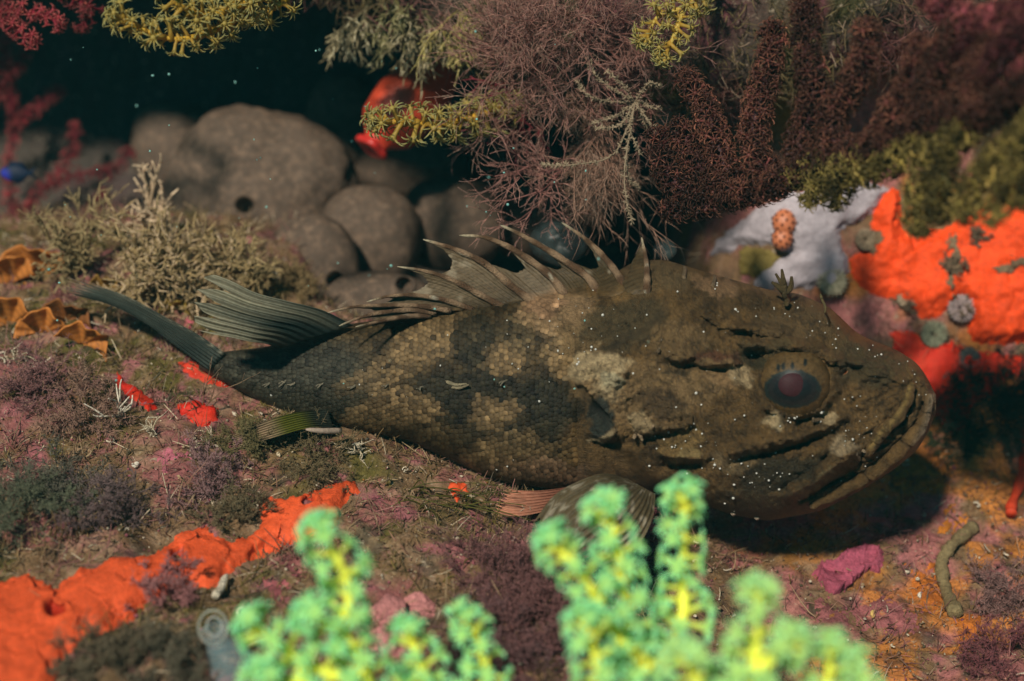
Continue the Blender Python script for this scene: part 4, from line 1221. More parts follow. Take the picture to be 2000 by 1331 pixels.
gorgonian("purple_gorgonian", "dark maroon coral fan with feathered branches spreading under the overhang",
          fan_paths([[(2100,120,.60),(1960,205,.575),(1820,235,.56),(1700,285,.55),(1580,335,.545),(1470,375,.542),(1380,400,.542),(1310,412,.545)],
           [(1470,385,.542),(1420,330,.54),(1400,260,.545),(1370,200,.55),(1345,160,.552)],
           [(1520,360,.543),(1480,300,.54),(1480,210,.545),(1500,130,.55),(1510,60,.555)],
           [(1640,310,.547),(1620,240,.545),(1650,190,.55),(1690,130,.555),(1700,60,.56)],
           [(1580,335,.545),(1560,280,.54),(1580,220,.545),(1590,150,.55),(1580,80,.555),(1570,10,.56)],
           [(1820,235,.56),(1810,180,.55),(1840,120,.55),(1880,50,.555)],
           [(1900,220,.57),(1900,160,.555),(1940,100,.55),(1980,40,.55)],
           [(1700,285,.55),(1730,240,.54),(1780,170,.54),(1790,90,.545)],
           [(1380,410,.542),(1330,370,.54),(1300,320,.545),(1290,270,.55)],
           [(1440,392,.542),(1390,350,.538),(1350,300,.54),(1330,250,.545)]]),
          .0016, .0054, 4200, PM_P, M_STEM, (.045, .012, .014), M_POLYP, single=False, seed=29, group=GP, cvar=.55, taper=.35)
gorgonian("olive_gorgonian", "olive brown coral branch hanging over the lilac sponge",
          fan_paths([[(1700,300,.56),(1650,330,.55),(1600,355,.545),(1580,385,.545)],[(1660,325,.552),(1645,360,.548),(1630,385,.548)],[(1650,330,.552),(1590,330,.548),(1545,345,.545)]]),
          .0016, .0054, 3800, PM_O, M_STEM, (.07, .045, .012), M_POLYP, single=False, seed=31, group=GP, cvar=.55)
gorgonian("olive_gorgonian", "olive green coral branch hanging over the top of the orange sponge",
          fan_paths([[(1900,230,.575),(1850,290,.565),(1810,340,.56),(1790,400,.558),(1800,435,.558)],[(1850,290,.565),(1800,290,.558),(1740,320,.555),(1700,345,.555)],[(1830,310,.562),(1850,370,.558),(1835,410,.558)]]),
          .0016, .0056, 3800, PM_O, M_STEM, (.06, .055, .012), M_POLYP, single=False, seed=37, group=GP, cvar=.55)
gorgonian("olive_gorgonian", "olive brown coral branch at the right edge over the orange sponge",
          fan_paths([[(2080,200,.59),(2000,270,.575),(1940,320,.568),(1900,370,.565),(1890,410,.565)],[(2000,270,.575),(1990,330,.565),(1960,385,.563),(1950,410,.563)],[(2060,250,.58),(2040,330,.57),(2010,380,.568)]]),
          .0016, .0056, 3800, PM_O, M_STEM, (.07, .05, .015), M_POLYP, single=False, seed=41, group=GP, cvar=.55)
PM_W = polyp_mesh("polyp_wine", M_POLYP, (.09, .02, .025), (.13, .03, .04), (.22, .075, .06), 6, .42, 9, .6)
gorgonian("purple_gorgonian", "wine red coral branches in the top right corner",
          fan_paths([[(2120,-40,.60),(2020,20,.58),(1950,40,.57),(1880,30,.565),(1820,0,.565)],[(2020,20,.58),(1980,90,.57),(1930,130,.568),(1890,170,.568)],[(1950,40,.57),(1900,80,.565),(1850,100,.565)],[(2080,60,.59),(2030,130,.575),(1990,170,.57)]]),
          .0016, .0056, 3800, PM_W, M_STEM, (.10, .02, .025), M_POLYP, single=False, seed=43, group=GP, cvar=.55)

# ------------------------------------------------------------------ bushes
h = cast(330, 560, "ground")
br_root = h[0]
bush("branching_alga", "bushy ochre alga with forked branches standing left of the cave sponges", "alga", br_root - h[1] * .002,
     np.concatenate([cone_dirs((0, -.25, 1.0), .55, 14, 3), cone_dirs((-.8, -.2, .5), .35, 5, 4), cone_dirs((.9, -.1, .45), .35, 6, 5)]),
     .0125, .0007, 5, [5, 3, 3, 2], .55, (.27, .185, .08), (.46, .34, .17), M_ALGA, seed=5, shrink=.72, rshrink=.86, tipcol=(.66, .50, .31), bend=.4)
h = cast(300, 470, "ground")
bush("branching_alga", "pale cream tipped tuft on top of the ochre bush", "alga", h[0], cone_dirs((0, -.5, 1.0), .35, 7, 9), .012, .0010, 4, [4, 3, 2], .45, (.42, .29, .17), (.72, .55, .37), M_ALGA, seed=6, shrink=.66, rshrink=.85)
h = cast(180, 520, "ground")
bush("branching_alga", "ochre alga of thin forked twigs at the left of the big bush", "alga", h[0], cone_dirs((-.3, -.3, 1.0), .5, 9, 10), .0095, .0006, 5, [3, 3, 3, 2], .55, (.24, .165, .07), (.42, .32, .16), M_ALGA, seed=7, shrink=.72, rshrink=.86)
h = cast(470, 575, "ground")
bush("branching_alga", "ochre alga of forked twigs reaching right over the brown sponge", "alga", h[0], cone_dirs((.5, -.1, 1.0), .45, 9, 12), .0085, .0006, 5, [3, 3, 3, 2], .55, (.24, .165, .07), (.44, .33, .16), M_ALGA, seed=8, shrink=.72, rshrink=.86)

# hanging tufts at the top of the cave
def hang(px, py, lab, c0, c1, n, length, r, seed, tipcol, d=None, axis=(-.1, -.3, -1.0), levels=5, kids=(4, 3, 3, 2), spread=.5, sp=.4, name="hanging_tuft", cat="hydroid", group=None, grav=(0, 0, -.3), shrink=.68):
    hh = cast(px, py, "roof")
    root = hh[0] if hh is not None and d is None else at(px, py, d)
    return bush(name, lab, cat, root, cone_dirs(axis, sp, n, seed), length, r, levels, list(kids), spread, c0, c1, M_ALGA, seed=seed, tipcol=tipcol, gravity=grav, shrink=shrink, rshrink=.78, K=4, group=group)
hang(632, -12, "knotty cream tuft hanging at the top edge over the cave", (.28, .21, .10), (.55, .44, .24), 8, .0068, .0007, 21, (.70, .60, .38))
hang(718, 10, "long cream tipped tuft hanging left of the red squirt", (.16, .135, .07), (.36, .30, .17), 8, .0092, .0008, 22, (.66, .58, .38))
hang(830, 20, "olive and cream tuft hanging right above the red squirt", (.16, .135, .065), (.38, .32, .18), 9, .0085, .0008, 23, (.60, .52, .34), axis=(.15, -.3, -1))
hang(775, 0, "short olive tuft between two cream tufts at the top edge", (.14, .125, .05), (.30, .27, .12), 7, .0075, .0007, 24, (.40, .36, .20))
hang(900, 20, "yellowish tuft at the top edge left of the pink bush", (.30, .24, .075), (.54, .45, .17), 8, .009, .0007, 25, (.50, .42, .18), axis=(0, -.6, -.6))

# pink feathery algae in the middle of the overhang
PK0, PK1 = (.21, .075, .068), (.42, .22, .175)
hang(1065, 120, "pinkish feathery bush spreading upward at the top centre of the overhang", PK0, PK1, 10, .020, .00032, 31, (.36, .24, .18), axis=(-.3, -1, .5), sp=.6, name="feathery_alga", cat="alga", grav=(0, 0, .05), levels=5, kids=(6, 4, 4, 3), spread=.45)
hang(1130, 60, "rosy feathery bush at the top edge beside the purple growth", PK0, PK1, 9, .018, .00032, 32, (.34, .20, .17), axis=(0, -1, .3), sp=.6, name="feathery_alga", cat="alga", grav=(0, 0, 0), kids=(6, 4, 4, 3), spread=.45)
hang(1170, 210, "brownish pink feathery curtain hanging in front of the cave", (.17, .085, .06), (.40, .235, .165), 10, .020, .00032, 33, (.34, .23, .17), axis=(-.2, -.7, -.6), sp=.55, name="feathery_alga", cat="alga", kids=(6, 4, 4, 3), spread=.45, grav=(0, 0, -.25))
hang(1240, 290, "long drooping pink-brown feathery alga above the first dorsal spine", (.17, .08, .06), (.38, .215, .16), 9, .024, .00032, 34, (.34, .23, .18), axis=(0, -.5, -1), sp=.45, name="feathery_alga", cat="alga", kids=(6, 4, 4, 3), spread=.42, grav=(0, 0, -.4))
hang(1100, 330, "small rosy tuft with a pale sprig pointing left over the dark cave", (.25, .10, .09), (.48, .25, .20), 8, .013, .00032, 35, (.38, .22, .18), d=.63, axis=(-1, -.4, -.2), sp=.4, name="feathery_alga", cat="alga", kids=(4, 3, 3, 2), grav=(0, 0, 0))
hang(1310, 330, "wine coloured feathery alga beside the maroon coral fan", (.19, .035, .05), (.32, .10, .11), 8, .018, .00032, 36, (.30, .13, .12), axis=(.1, -.7, -.6), sp=.5, name="feathery_alga", cat="alga", kids=(6, 4, 4, 3))
hang(1010, 170, "crimson stubby alga at the root of the yellow branch", (.22, .02, .04), (.36, .06, .08), 9, .011, .00070, 37, (.45, .12, .12), axis=(-.4, -.8, -.3), sp=.5, name="feathery_alga", cat="alga", kids=(3, 3, 2, 2))
# hydroid with curved pinnate arms
hh = cast(1240, 200, "roof"); d0 = .612
t = thing("feather_hydroid", "pale hydroid with curved beaded arms radiating from one point above the fish", "hydroid", at(1240, 200, d0))
arms = [[(1240,200),(1200,175),(1165,150),(1148,112)], [(1240,200),(1190,198),(1150,188),(1125,158)], [(1240,200),(1205,225),(1155,242)], [(1240,200),(1215,165),(1185,140)],
        [(1240,200),(1265,165),(1290,170)], [(1240,200),(1262,230),(1285,258)], [(1240,200),(1230,250),(1250,300)], [(1240,200),(1275,265),(1318,278)], [(1240,200),(1262,205),(1288,215)],
        [(1240,200),(1225,290),(1228,350),(1245,365)], [(1240,200),(1210,245),(1165,250)], [(1240,200),(1220,330),(1225,400),(1235,432)], [(1240,200),(1200,300),(1120,322),(1060,322)]]
for k, a in enumerate(arms):
    q = resample(a, 24); P = at(q[:, 0], q[:, 1], d0 - .006 * np.sin(np.linspace(0, 2.4, 24)) + .004 * math.sin(k))
    pl = Pile()
    V, F = tubes(P[None], np.full((1, 24), .00032) * (1 - .4 * np.linspace(0, 1, 24)), 5); pl.add(V, F, np.array([.30, .23, .15]))
    r2 = np.random.default_rng(k); m = len(a) * 34
    u = r2.integers(2, 24, m); T = nrm(np.gradient(P, axis=0))[u]
    dd = nrm(T * .7 + r2.normal(0, .8, (m, 3)))
    Q = P[u][:, None] + dd[:, None] * np.linspace(0, 1, 3)[None, :, None] * r2.uniform(.0008, .0020, m)[:, None, None]
    V, F = tubes(Q, np.tile([.00016, .00022, .00012], (m, 1)), 3); pl.add(V, F, np.tile(np.array([.42, .33, .22]), (len(V), 1)) * np.repeat(r2.uniform(.6, 1.2, m), 9)[:, None])
    pl.build("arm", M_ALGA, t)

# pale sponge with a hole in the overhang
lump("grey_sponge", "pale grey-pink sponge with a round hole in the overhang above the fish", "sponge", 1345, 222, to_px(cast(1345, 222)[0])[2] + .002, 66, 66, 52, M_LILAC, (.34, .25, .20), noise=.14, nf=40, oscula=[(1332, 222, 16)], seed=5)
lump("olive_sponge", "smooth olive-brown sponge lump above the pale sponge with a hole", "sponge", 1300, 105, .66, 60, 45, 50, M_SPONGE, (.10, .075, .04), noise=.16, nf=40, seed=6)

# ------------------------------------------------------------------ crusts on the ledge
ORG = (.62, .082, .022); REDD = (.56, .018, .008)
crust("orange_sponge", [(-70,1420),(-70,1150),(60,1120),(110,1150),(160,1110),(230,1085),(320,1078),(350,1042),(392,1022),(450,1062),(498,1030),(515,972),(560,978),(620,962),(645,940),(690,938),(702,962),(672,992),(650,1040),(595,1052),(560,1072),(470,1110),(420,1150),(330,1165),(290,1180),(230,1232),(165,1245),(115,1300),(100,1420)],
      .0030, M_ORANGE, ORG, "long orange-red sponge sheet with round openings across the lower left ledge", "sponge", oscula=[(108, 1203, 24), (346, 1096, 18), (601, 984, 14)], seed=3, relief=.0008, rfreq=40, warp=16, smooth_n=60, edge=34)
crust("red_sponge", [(222,728),(262,755),(302,782),(312,800),(288,802),(250,778),(228,750)], .0016, M_RED, REDD, "narrow red sponge streak on the ledge under the tail", "sponge", seed=5, step=3, warp=10, edge=12)
crust("red_sponge", [(345,788),(385,780),(430,795),(424,820),(392,834),(362,818),(348,805)], .0022, M_RED, REDD, "red sponge patch below the tail stalk beside the anal fin", "sponge", seed=6, step=3, warp=12, edge=14)
crust("red_sponge", [(345,705),(400,705),(470,740),(470,765),(420,752),(370,735)], .0016, M_RED, (.5, .03, .012), "dark red sponge band in the shade under the tail stalk", "sponge", seed=7, step=3, warp=12, edge=14)
crust("red_sponge", [(490,545),(515,540),(530,552),(505,562)], .0012, M_RED, ORG, "tiny orange sponge spot on the mound behind the soft dorsal fin", "sponge", seed=8, step=2.5, warp=12, edge=8)
crust("red_sponge", [(880,945),(910,945),(925,965),(890,975)], .0012, M_RED, ORG, "small faint orange patch just left of the pink pelvic fin", "sponge", seed=9, step=2.5, warp=14, edge=9)
right_sponge = crust("orange_sponge", [(1655,510),(1690,485),(1700,440),(1708,400),(1740,362),(1765,380),(1760,445),(1800,465),(1860,440),(1900,405),(2100,380),(2100,690),(1990,670),(1900,672),(1885,640),(1880,600),(1800,625),(1770,602),(1720,585),(1670,550)],
      .0060, M_ORANGE, (.74, .066, .010), "bulging bright orange-red sponge on the wall right of the fish's head", "sponge", seed=11, relief=.009, rfreq=55, warp=16, edge=34, maxjump=.04, smooth_n=12)
crust("red_sponge", [(1740,640),(1800,650),(1900,690),(2000,680),(2060,690),(2060,740),(1960,740),(1890,790),(1900,850),(1850,850),(1810,800),(1760,720)], .0030, M_RED, (.58, .022, .006), "shaded deep red sponge on the wall in front of the fish's snout", "sponge", seed=12, relief=.004, rfreq=60, warp=24, edge=20, maxjump=.04)
crust("lilac_sponge", [(1385,500),(1400,468),(1440,440),(1480,405),(1540,372),(1620,375),(1700,350),(1735,368),(1720,402),(1672,440),(1640,450),(1655,500),(1660,540),(1630,560),(1560,565),(1470,570),(1480,525),(1525,508),(1540,492),(1500,478),(1450,478),(1425,502)],
      .0035, M_LILAC, (.37, .33, .36), "pale lilac-grey sponge crust on the wall behind the fish's head", "sponge", seed=13, relief=.003, rfreq=70, warp=12, edge=20, maxjump=.04, smooth_n=10)
crust("mustard_sponge", [(1450,485),(1500,480),(1530,500),(1515,530),(1480,545),(1440,540)], .0020, M_LILAC, (.16, .12, .03), "mustard brown sponge patch between two lilac patches", "sponge", seed=14, step=3, relief=.003, rfreq=140, warp=12, edge=10, maxjump=.04)
crust("coralline_crust", [(1588,1120),(1600,1105),(1632,1098),(1650,1080),(1690,1068),(1718,1072),(1730,1098),(1722,1122),(1690,1118),(1668,1130),(1650,1158),(1625,1164),(1608,1150),(1600,1132)],
      .0022, M_HARD, (.36, .075, .12), "magenta lobed coralline plate in the head's shadow", "alga", seed=15, step=2.5, warp=11, wf=.05, edge=7, rim=.0016, relief=.0007, rfreq=300, smooth_n=6)
for lab, a in (("pink coralline nodule behind the green coral, left of a pair", (762, 1205, 40, 34)), ("pink coralline nodule behind the green coral, right of a pair", (815, 1195, 34, 32)), ("pink coralline lump half hidden below the pair of nodules", (752, 1262, 44, 40))):
    hh = cast(a[0], a[1] + 10, "ground"); dd = to_px(hh[0])[2]
    lump("coralline_nodule", lab, "alga", a[0], a[1], dd + .002, a[2], a[3], a[2] * .9, M_HARD, (.50, .20, .19), noise=.45, nf=150, hi=True, seed=a[0], group="pink coralline nodules")
for k, (poly, col, lab) in enumerate((
    ([(1830,1010),(1880,1000),(1890,1040),(1850,1055)], (.62, .21, .02), "orange sponge film above the sandy tube"),
    ([(1560,1170),(1700,1175),(1790,1190),(1800,1250),(1700,1240),(1600,1210)], (.30, .10, .10), "rosy crust on the ledge below the magenta plate"),
    ([(1780,1110),(1840,1100),(1830,1190),(1790,1200),(1770,1160)], (.52, .15, .02), "orange film left of the sandy tube"),
    ([(1860,1210),(1920,1200),(1930,1260),(1880,1270)], (.55, .16, .02), "orange film below the sandy tube"),
    ([(1720,880),(1820,860),(1880,900),(1840,980),(1760,960)], (.50, .17, .03), "broad orange film on the ledge right of the jaw"),
    ([(300,880),(350,872),(370,895),(330,915),(300,905)], (.46, .13, .17), "pink coralline patch left of the mauve fuzz tuft"),
    ([(500,1120),(575,1110),(585,1150),(520,1155)], (.42, .12, .13), "pink crust patch beside the end of the orange sponge"),
    ([(320,640),(360,630),(410,680),(400,705),(360,690)], (.45, .09, .13), "pink crust patch under the raised tail fin"))):
    crust("encrusting_film", poly, .0004, M_HARD, np.array(col) * .85, lab, "crust", seed=60 + k, step=3.0, warp=46, wf=.045, edge=16, relief=.0016, rfreq=260, colvar=.6)

# sandy tube, red strand, little wall animals
def ground_path(pts, lift):
    out = []
    for x, y in pts:
        hh = cast(x, y, "ground"); out.append(hh[0] + hh[1] * lift)
    return np.array(out)
P = resample(ground_path([(1900,1042),(1872,1055),(1850,1075),(1838,1110),(1840,1150),(1852,1185),(1862,1208)], .0022), 40)
V, F = tubes(P[None], (.0022 * (1 + .25 * vnoise(P, 260, 5)))[None], 14)
V = V + (nrm(V - np.repeat(P, 14, 0)) * (.0013 * fbm(V, 520, 3, 8))[:, None])
tag(mk("worm_tube", V, F, M_HARD, cols=np.array([.21, .16, .075]), origin=P[0]), "curved sandy worm tube on the right ledge", "worm tube")
P = resample(ground_path([(1992,845),(1996,900),(1988,950),(1976,1000),(1970,1015)], .003), 30)
V, F = tubes(P[None], (.0019 * (1 + .2 * np.sin(np.arange(30) * .9)))[None], 10)
tag(mk("red_sponge", V, F, M_RED, cols=np.array([.55, .05, .015]), origin=P[0]), "thin upright red sponge strand at the right edge", "sponge")

def spotted(px, py, r, lab):
    hh = cast(px, py, "ground"); d = to_px(hh[0])[2] - .004
    t = thing("spotted_sea_squirt", lab, "sea squirt", hh[0])
    for k, (dx, dy, rr) in enumerate(((0, -10, r), (-4, 22, r * .86))):
        o = lump("lobe", None, None, px + dx, py + dy, d, rr, rr * 1.1, rr, M_SQUIRT, (.52, .17, .075), noise=.06, nf=80, seed=k, parent=t)
        n = 42; i = np.arange(n) + .5; ph = np.arccos(1 - 2 * i / n); tt = np.pi * (1 + 5 ** .5) * i
        dirs = np.stack([np.sin(ph) * np.cos(tt), np.sin(ph) * np.sin(tt), np.cos(ph)], -1); dirs = dirs[(dirs @ AX_V) < .1]
        c = at(px + dx, py + dy, d) + dirs * rr * 1.05 * d / FPX
        v_ = (c[:, None] + .00055 * sph[None]); f_ = (grid_faces(6, 8, True)[None] + (np.arange(len(c)) * 48)[:, None, None]).reshape(-1, 4)
        mk("spots", v_, f_, M_HARD, o, cols=np.array([.03, .006, .006]), stuff=True)
spotted(1532, 445, 24, "small orange sea squirt with dark dots on the lilac sponge")

def cup(px, py, r, lab, col, ns=22, which="ground", tilt=(0, -.6, .5)):
    hh = cast(px, py, which); d = to_px(hh[0])[2]; k = d / FPX
    ax_ = nrm(nrm(np.array(tilt)) * .6 - AX_V * .9)
    A_ = nrm(np.cross(ax_, AX_R)); B_ = np.cross(ax_, A_)
    base = hh[0]
    t = thing("cup_coral", lab, "cup coral", base, "pale cup corals on the wall")
    th = np.linspace(0, 2 * np.pi, 44, endpoint=False); R = r * k
    prof = [(.75, -.35), (.85, .2), (1.0, .62), (.92, .74), (.7, .60), (.35, .38), (.1, .34)]
    V = np.concatenate([base + ax_ * z * R + (A_ * np.cos(th)[:, None] + B_ * np.sin(th)[:, None]) * (q * R * (1 + .10 * np.cos(th * ns)))[:, None] for q, z in prof])
    V = V + .0006 * np.stack([vnoise(V, 350, q_) for q_ in range(3)], -1)
    mk("cup", V, [grid_faces(len(prof), 44, True)], M_HARD, t, cols=np.array(col) * .7)
    for i in range(ns):
        a = 2 * np.pi * i / ns; u = A_ * math.cos(a) + B_ * math.sin(a)
        P = np.array([base + ax_ * z * R + u * q * R for q, z in ((.12, .36), (.4, .55), (.72, .80), (1.02, .78), (1.02, .4))])
        V, F = tubes(P[None], np.array([[.05, .06, .07, .06, .04]]) * R, 5)
        mk("septum", V, F, M_HARD, t, cols=np.array(col) * (1 + .2 * math.sin(i * 2.1)))
cup(1622, 552, 29, "largest pale yellow cup coral beside the orange sponge", (.44, .40, .27))
cup(1768, 582, 20, "small cream cup coral under the left bulge of the orange sponge", (.46, .36, .24))
cup(1874, 604, 27, "pinkish grey cup coral in the notch of the orange sponge", (.42, .33, .32))
cup(1820, 654, 26, "greyish green cup coral below the orange sponge", (.26, .27, .18))
cup(1690, 470, 22, "brownish cup coral on the left end of the orange sponge", (.30, .23, .15))
cup(1890, 702, 22, "dull grey cup coral on the shaded red sponge", (.17, .17, .15))
cup(1832, 725, 18, "dark green-grey cup coral close to the fish's snout", (.08, .09, .08))
cup(538, 537, 14, "tiny white cup coral on the mound behind the soft dorsal fin", (.62, .55, .42), 14)

# clear sea squirts
hh = cast(430, 1262, "ground"); d0 = to_px(hh[0])[2] - .006
t = thing("clear_sea_squirt", "glassy clear sea squirt with a ringed opening beside the orange sponge", "sea squirt", hh[0])
ax = resample([(470,1345,d0+.004),(452,1300,d0),(432,1262,d0-.002),(416,1228,d0-.004)], 24); C_ = at(ax[:, 0], ax[:, 1], ax[:, 2])
V, F = tubes(C_[None], (np.interp(np.linspace(0, 1, 24), [0, .3, .6, .8, 1], [44, 52, 34, 24, 30]) * d0 / FPX)[None], 30)
mk("body", V, F[0], M_CLEAR, t, cols=np.array([.22, .36, .40]))
th = np.linspace(0, 2 * np.pi, 41)[:-1]
cen = at(416, 1226, d0 - .006); Pr = cen + (AX_R * np.cos(th)[:, None] * 28 + AX_U * np.sin(th)[:, None] * 33) * d0 / FPX
Pr = np.concatenate([Pr, Pr[:2]])
V, F = tubes(Pr[None], np.full((1, 42), 3.2 * d0 / FPX), 8); mk("siphon_rim", V, F, M_CLEAR, t, cols=np.array([.36, .38, .33]))
Pr2 = cen + AX_V * .002 + (AX_R * np.cos(th)[:, None] * 15 + AX_U * np.sin(th)[:, None] * 18) * d0 / FPX; Pr2 = np.concatenate([Pr2, Pr2[:2]])
V, F = tubes(Pr2[None], np.full((1, 42), 2.6 * d0 / FPX), 8); mk("inner_ring", V, F, M_CLEAR, t, cols=np.array([.42, .46, .44]))
for i in range(12):
    a = -np.pi * .95 + i * np.pi * .9 / 11
    P = np.array([cen + (AX_R * math.cos(a) * q + AX_U * math.sin(a) * q * 1.15) * d0 / FPX + AX_V * .001 for q in (17, 22, 27)])
    V, F = tubes(P[None], np.full((1, 3), 1.3 * d0 / FPX), 4); mk("rib", V, F, M_CLEAR, t, cols=np.array([.6, .6, .55]))
hh = cast(440, 1150, "ground"); d1 = to_px(hh[0])[2]
P = ground_path([(425,1178),(432,1160),(438,1142),(440,1132)], .0025)
V, F = tubes(resample(P, 12)[None], (np.interp(np.linspace(0, 1, 12), [0, .5, 1], [8, 9, 2]) * d1 / FPX)[None], 8)
tag(mk("shell_fragment", V, F, M_HARD, cols=np.array([.62, .55, .42]), origin=P[0]), "pointed cream shell standing above the glassy sea squirt", "shell")
for px, py, rx, ry, d, lab in ((1095, 470, 56, 44, .66, "bluish translucent sea squirt behind the first dorsal spines"), (1298, 488, 24, 22, .65, "small bluish translucent sea squirt above the nape")):
    lump("clear_sea_squirt", lab, "sea squirt", px, py, d, rx, ry, rx * .8, M_CLEAR, (.07, .10, .10), noise=.35, nf=60, seed=px)

# brown fan algae at the left edge
M_FAN = material("fan_alga", attr=True, rough=.55, var=.2, var_scale=500, bump=.0003, bump_scale=900, transl=.25, spec=.3)
def frond(px, py, r, ang, lab, col, seed):
    hh = cast(px, py + r * .8, "ground"); root = hh[0]; d = to_px(root)[2]; k = d / FPX
    n, m = 14, 48
    a = np.linspace(-1.5, 1.5, m) + ang; s_ = np.linspace(.06, 1, n)[:, None]
    up_ = nrm(AX_U * .8 + np.array([0, -.4, .5])); rt = AX_R; nv_ = nrm(np.cross(rt, up_))
    R = r * 1.6 * k * (1 + .12 * vnoise(np.stack([a * 1.6, a * 0], -1), 1.0, seed))[None, :]
    P = root + (rt * np.sin(a)[None, :, None] + up_ * np.cos(a)[None, :, None]) * (s_ * R)[..., None]
    wav = (.0022 * np.sin(a * 5 + seed) + .0012 * np.sin(a * 11 + seed * 2))[None, :] * s_ ** 2 + .004 * s_ ** 2
    P = P + nv_ * wav[..., None]
    c = np.array(col) * (1 - .25 * np.abs(np.sin(s_ * 14)) ** 6 + .0 * a[None, :])[..., None] * np.ones((n, m, 1))
    c = c * (1 + .25 * fbm(P.reshape(-1, 3), 180, 3, seed).reshape(n, m, 1)); c[-1] *= 1.35
    th_ = nv_ * .0004
    V = np.concatenate([(P + th_).reshape(-1, 3), (P - th_).reshape(-1, 3)]); g = grid_faces(n, m); q = n * m
    loop = np.concatenate([np.arange(m), np.arange(1, n) * m + m - 1, (n - 1) * m + np.arange(m - 2, -1, -1), np.arange(n - 2, 0, -1) * m]); l2 = np.roll(loop, -1)
    cc_ = c.reshape(-1, 3)
    tag(mk("fan_alga", V, [g, g[:, ::-1] + q, np.stack([loop, loop + q, l2 + q, l2], -1)], M_FAN, cols=np.concatenate([cc_, cc_]), origin=root), lab, "alga", "orange-brown fan algae at the left")
OB = (.52, .19, .04)
frond(75, 500, 46, .0, "orange-brown fan alga with a scalloped edge, uppermost at the left edge", OB, 1)
frond(22, 520, 42, -.4, "orange-brown fan alga cut by the left edge, upper of two", OB, 2)
frond(20, 600, 44, -.2, "orange-brown fan alga cut by the left edge, lower of two", OB, 3)
frond(88, 620, 36, -.1, "cupped orange-brown fan alga left of the tail tip's shadow", OB, 4)
frond(160, 645, 36, .6, "orange-brown fan alga bending right, lowest of the group", OB, 5)
frond(128, 600, 34, .2, "fan alga under the tail tip, coloured darker as if shaded", (.24, .09, .025), 6)  # darker copy of the fan colour, shade painted in
frond(205, 545, 22, .1, "small ochre fan alga above the tail fin", (.34, .19, .04), 7)
frond(345, 590, 20, .1, "small mustard fan alga between tail and soft dorsal fin", (.36, .24, .05), 8)

# white sprig and other small growths on the ledge
hh = cast(236, 815, "ground")
bush("white_sprig", "small white forked sprig on the ledge under the tail", "hydroid", hh[0], cone_dirs((0, -.4, 1), .42, 5, 4), .0085, .00055, 2, [2], .35, (.48, .42, .32), (.58, .52, .42), M_HARD, seed=4, sides=6)
hh = cast(395, 800, "ground")
bush("brown_sprig", "thin brown sprig in the shade under the tail stalk", "hydroid", hh[0], cone_dirs((0, -.3, 1), .3, 4, 5), .009, .00030, 3, [3, 2], .4, (.20, .13, .07), (.24, .16, .10), M_ALGA, seed=5)
for k, (x, y, lab) in enumerate(((405, 868, "cream crumbly tuft left of the anal fin"), (300, 850, "pale curled tuft on the ledge below the white sprig"), (1035, 985 + 30, "cream twisted tuft under the pink pelvic fin"), (30, 700, "pale curled tuft near the left edge"), (700, 885, "white crumb tuft below the middle of the fish"))):
    hh = cast(x, y, "ground")
    bush("pale_tuft", lab, "hydroid", hh[0], cone_dirs((0, -.4, 1), .6, 8, k), .0032, .0004, 3, [3, 2], .6, (.45, .37, .24), (.60, .52, .38), M_HARD, seed=40 + k, bend=.8)

# fuzzy tufts
def fuzz(px, py, rpx, lab, c0, c1, n=26, seed=0, r=.00021, name="fuzzy_alga", lift=0.0, which="ground"):
    hh = cast(px, py, which); k = to_px(hh[0])[2] / FPX
    t = thing(name, lab, "alga", hh[0])
    r2 = np.random.default_rng(seed)
    D = cone_dirs(hh[1] * .8 + np.array([0, -.3, .5]), .6, n, seed)
    lv = grow(np.tile(hh[0], (n, 1)) + r2.normal(0, rpx * k * .35, (n, 3)) * [1, 1, .1], D, rpx * k * .52, r, 5, [4, 4, 4, 3], .55, shrink=.62, bend=.5, seed=seed, rshrink=.85)
    pl = Pile()
    for i, (P, R) in enumerate(lv):
        V, F = tubes(P, R, 3); per = len(V) // len(P)
        pl.add(V, F, 1.45 * lerpc(c0, c1, np.full(len(V), i / 4)) * np.repeat(r2.uniform(.7, 1.3, len(P)), per)[:, None])
    pl.build("filaments", M_ALGA, t, stuff=True)
MV0, MV1 = (.075, .034, .034), (.19, .09, .085)
fuzz(985, 1150, 95, "large purple-brown fuzzy alga behind the green corals", MV0, MV1, 34, 1)
fuzz(1055, 1240, 90, "dark mauve fuzzy alga left of the three-fingered coral", MV0, MV1, 34, 2)
fuzz(955, 1270, 80, "mauve fuzzy alga at the bottom between the green corals", MV0, (.16, .085, .085), 30, 3)
fuzz(1210, 1010, 55, "rosy fuzzy alga between pectoral fin and green coral", (.15, .04, .055), (.28, .10, .12), 24, 4)
fuzz(430, 945, 62, "greyish mauve fuzzy tuft on the ledge above the orange sponge", (.12, .06, .065), (.26, .155, .15), 26, 5)
fuzz(320, 1168, 55, "rosy fuzz along the lower side of the orange sponge", (.16, .055, .06), (.30, .14, .135), 22, 6)
fuzz(120, 985, 80, "grey-green fuzzy tuft at the left of the ledge", (.05, .048, .035), (.125, .115, .085), 28, 7)
fuzz(35, 1010, 70, "olive grey fuzzy tuft at the left edge", (.045, .05, .03), (.11, .12, .075), 26, 8)
fuzz(215, 1010, 70, "mauve grey fuzzy tuft left of the orange sponge's bend", (.06, .04, .042), (.15, .105, .10), 28, 9)
fuzz(200, 1290, 75, "dark olive fuzzy tuft below the orange sponge", (.05, .045, .028), (.13, .105, .065), 28, 10)
fuzz(330, 1300, 65, "brown-green fuzzy tuft at the bottom edge left of the glassy squirt", (.045, .045, .03), (.12, .105, .07), 26, 11)
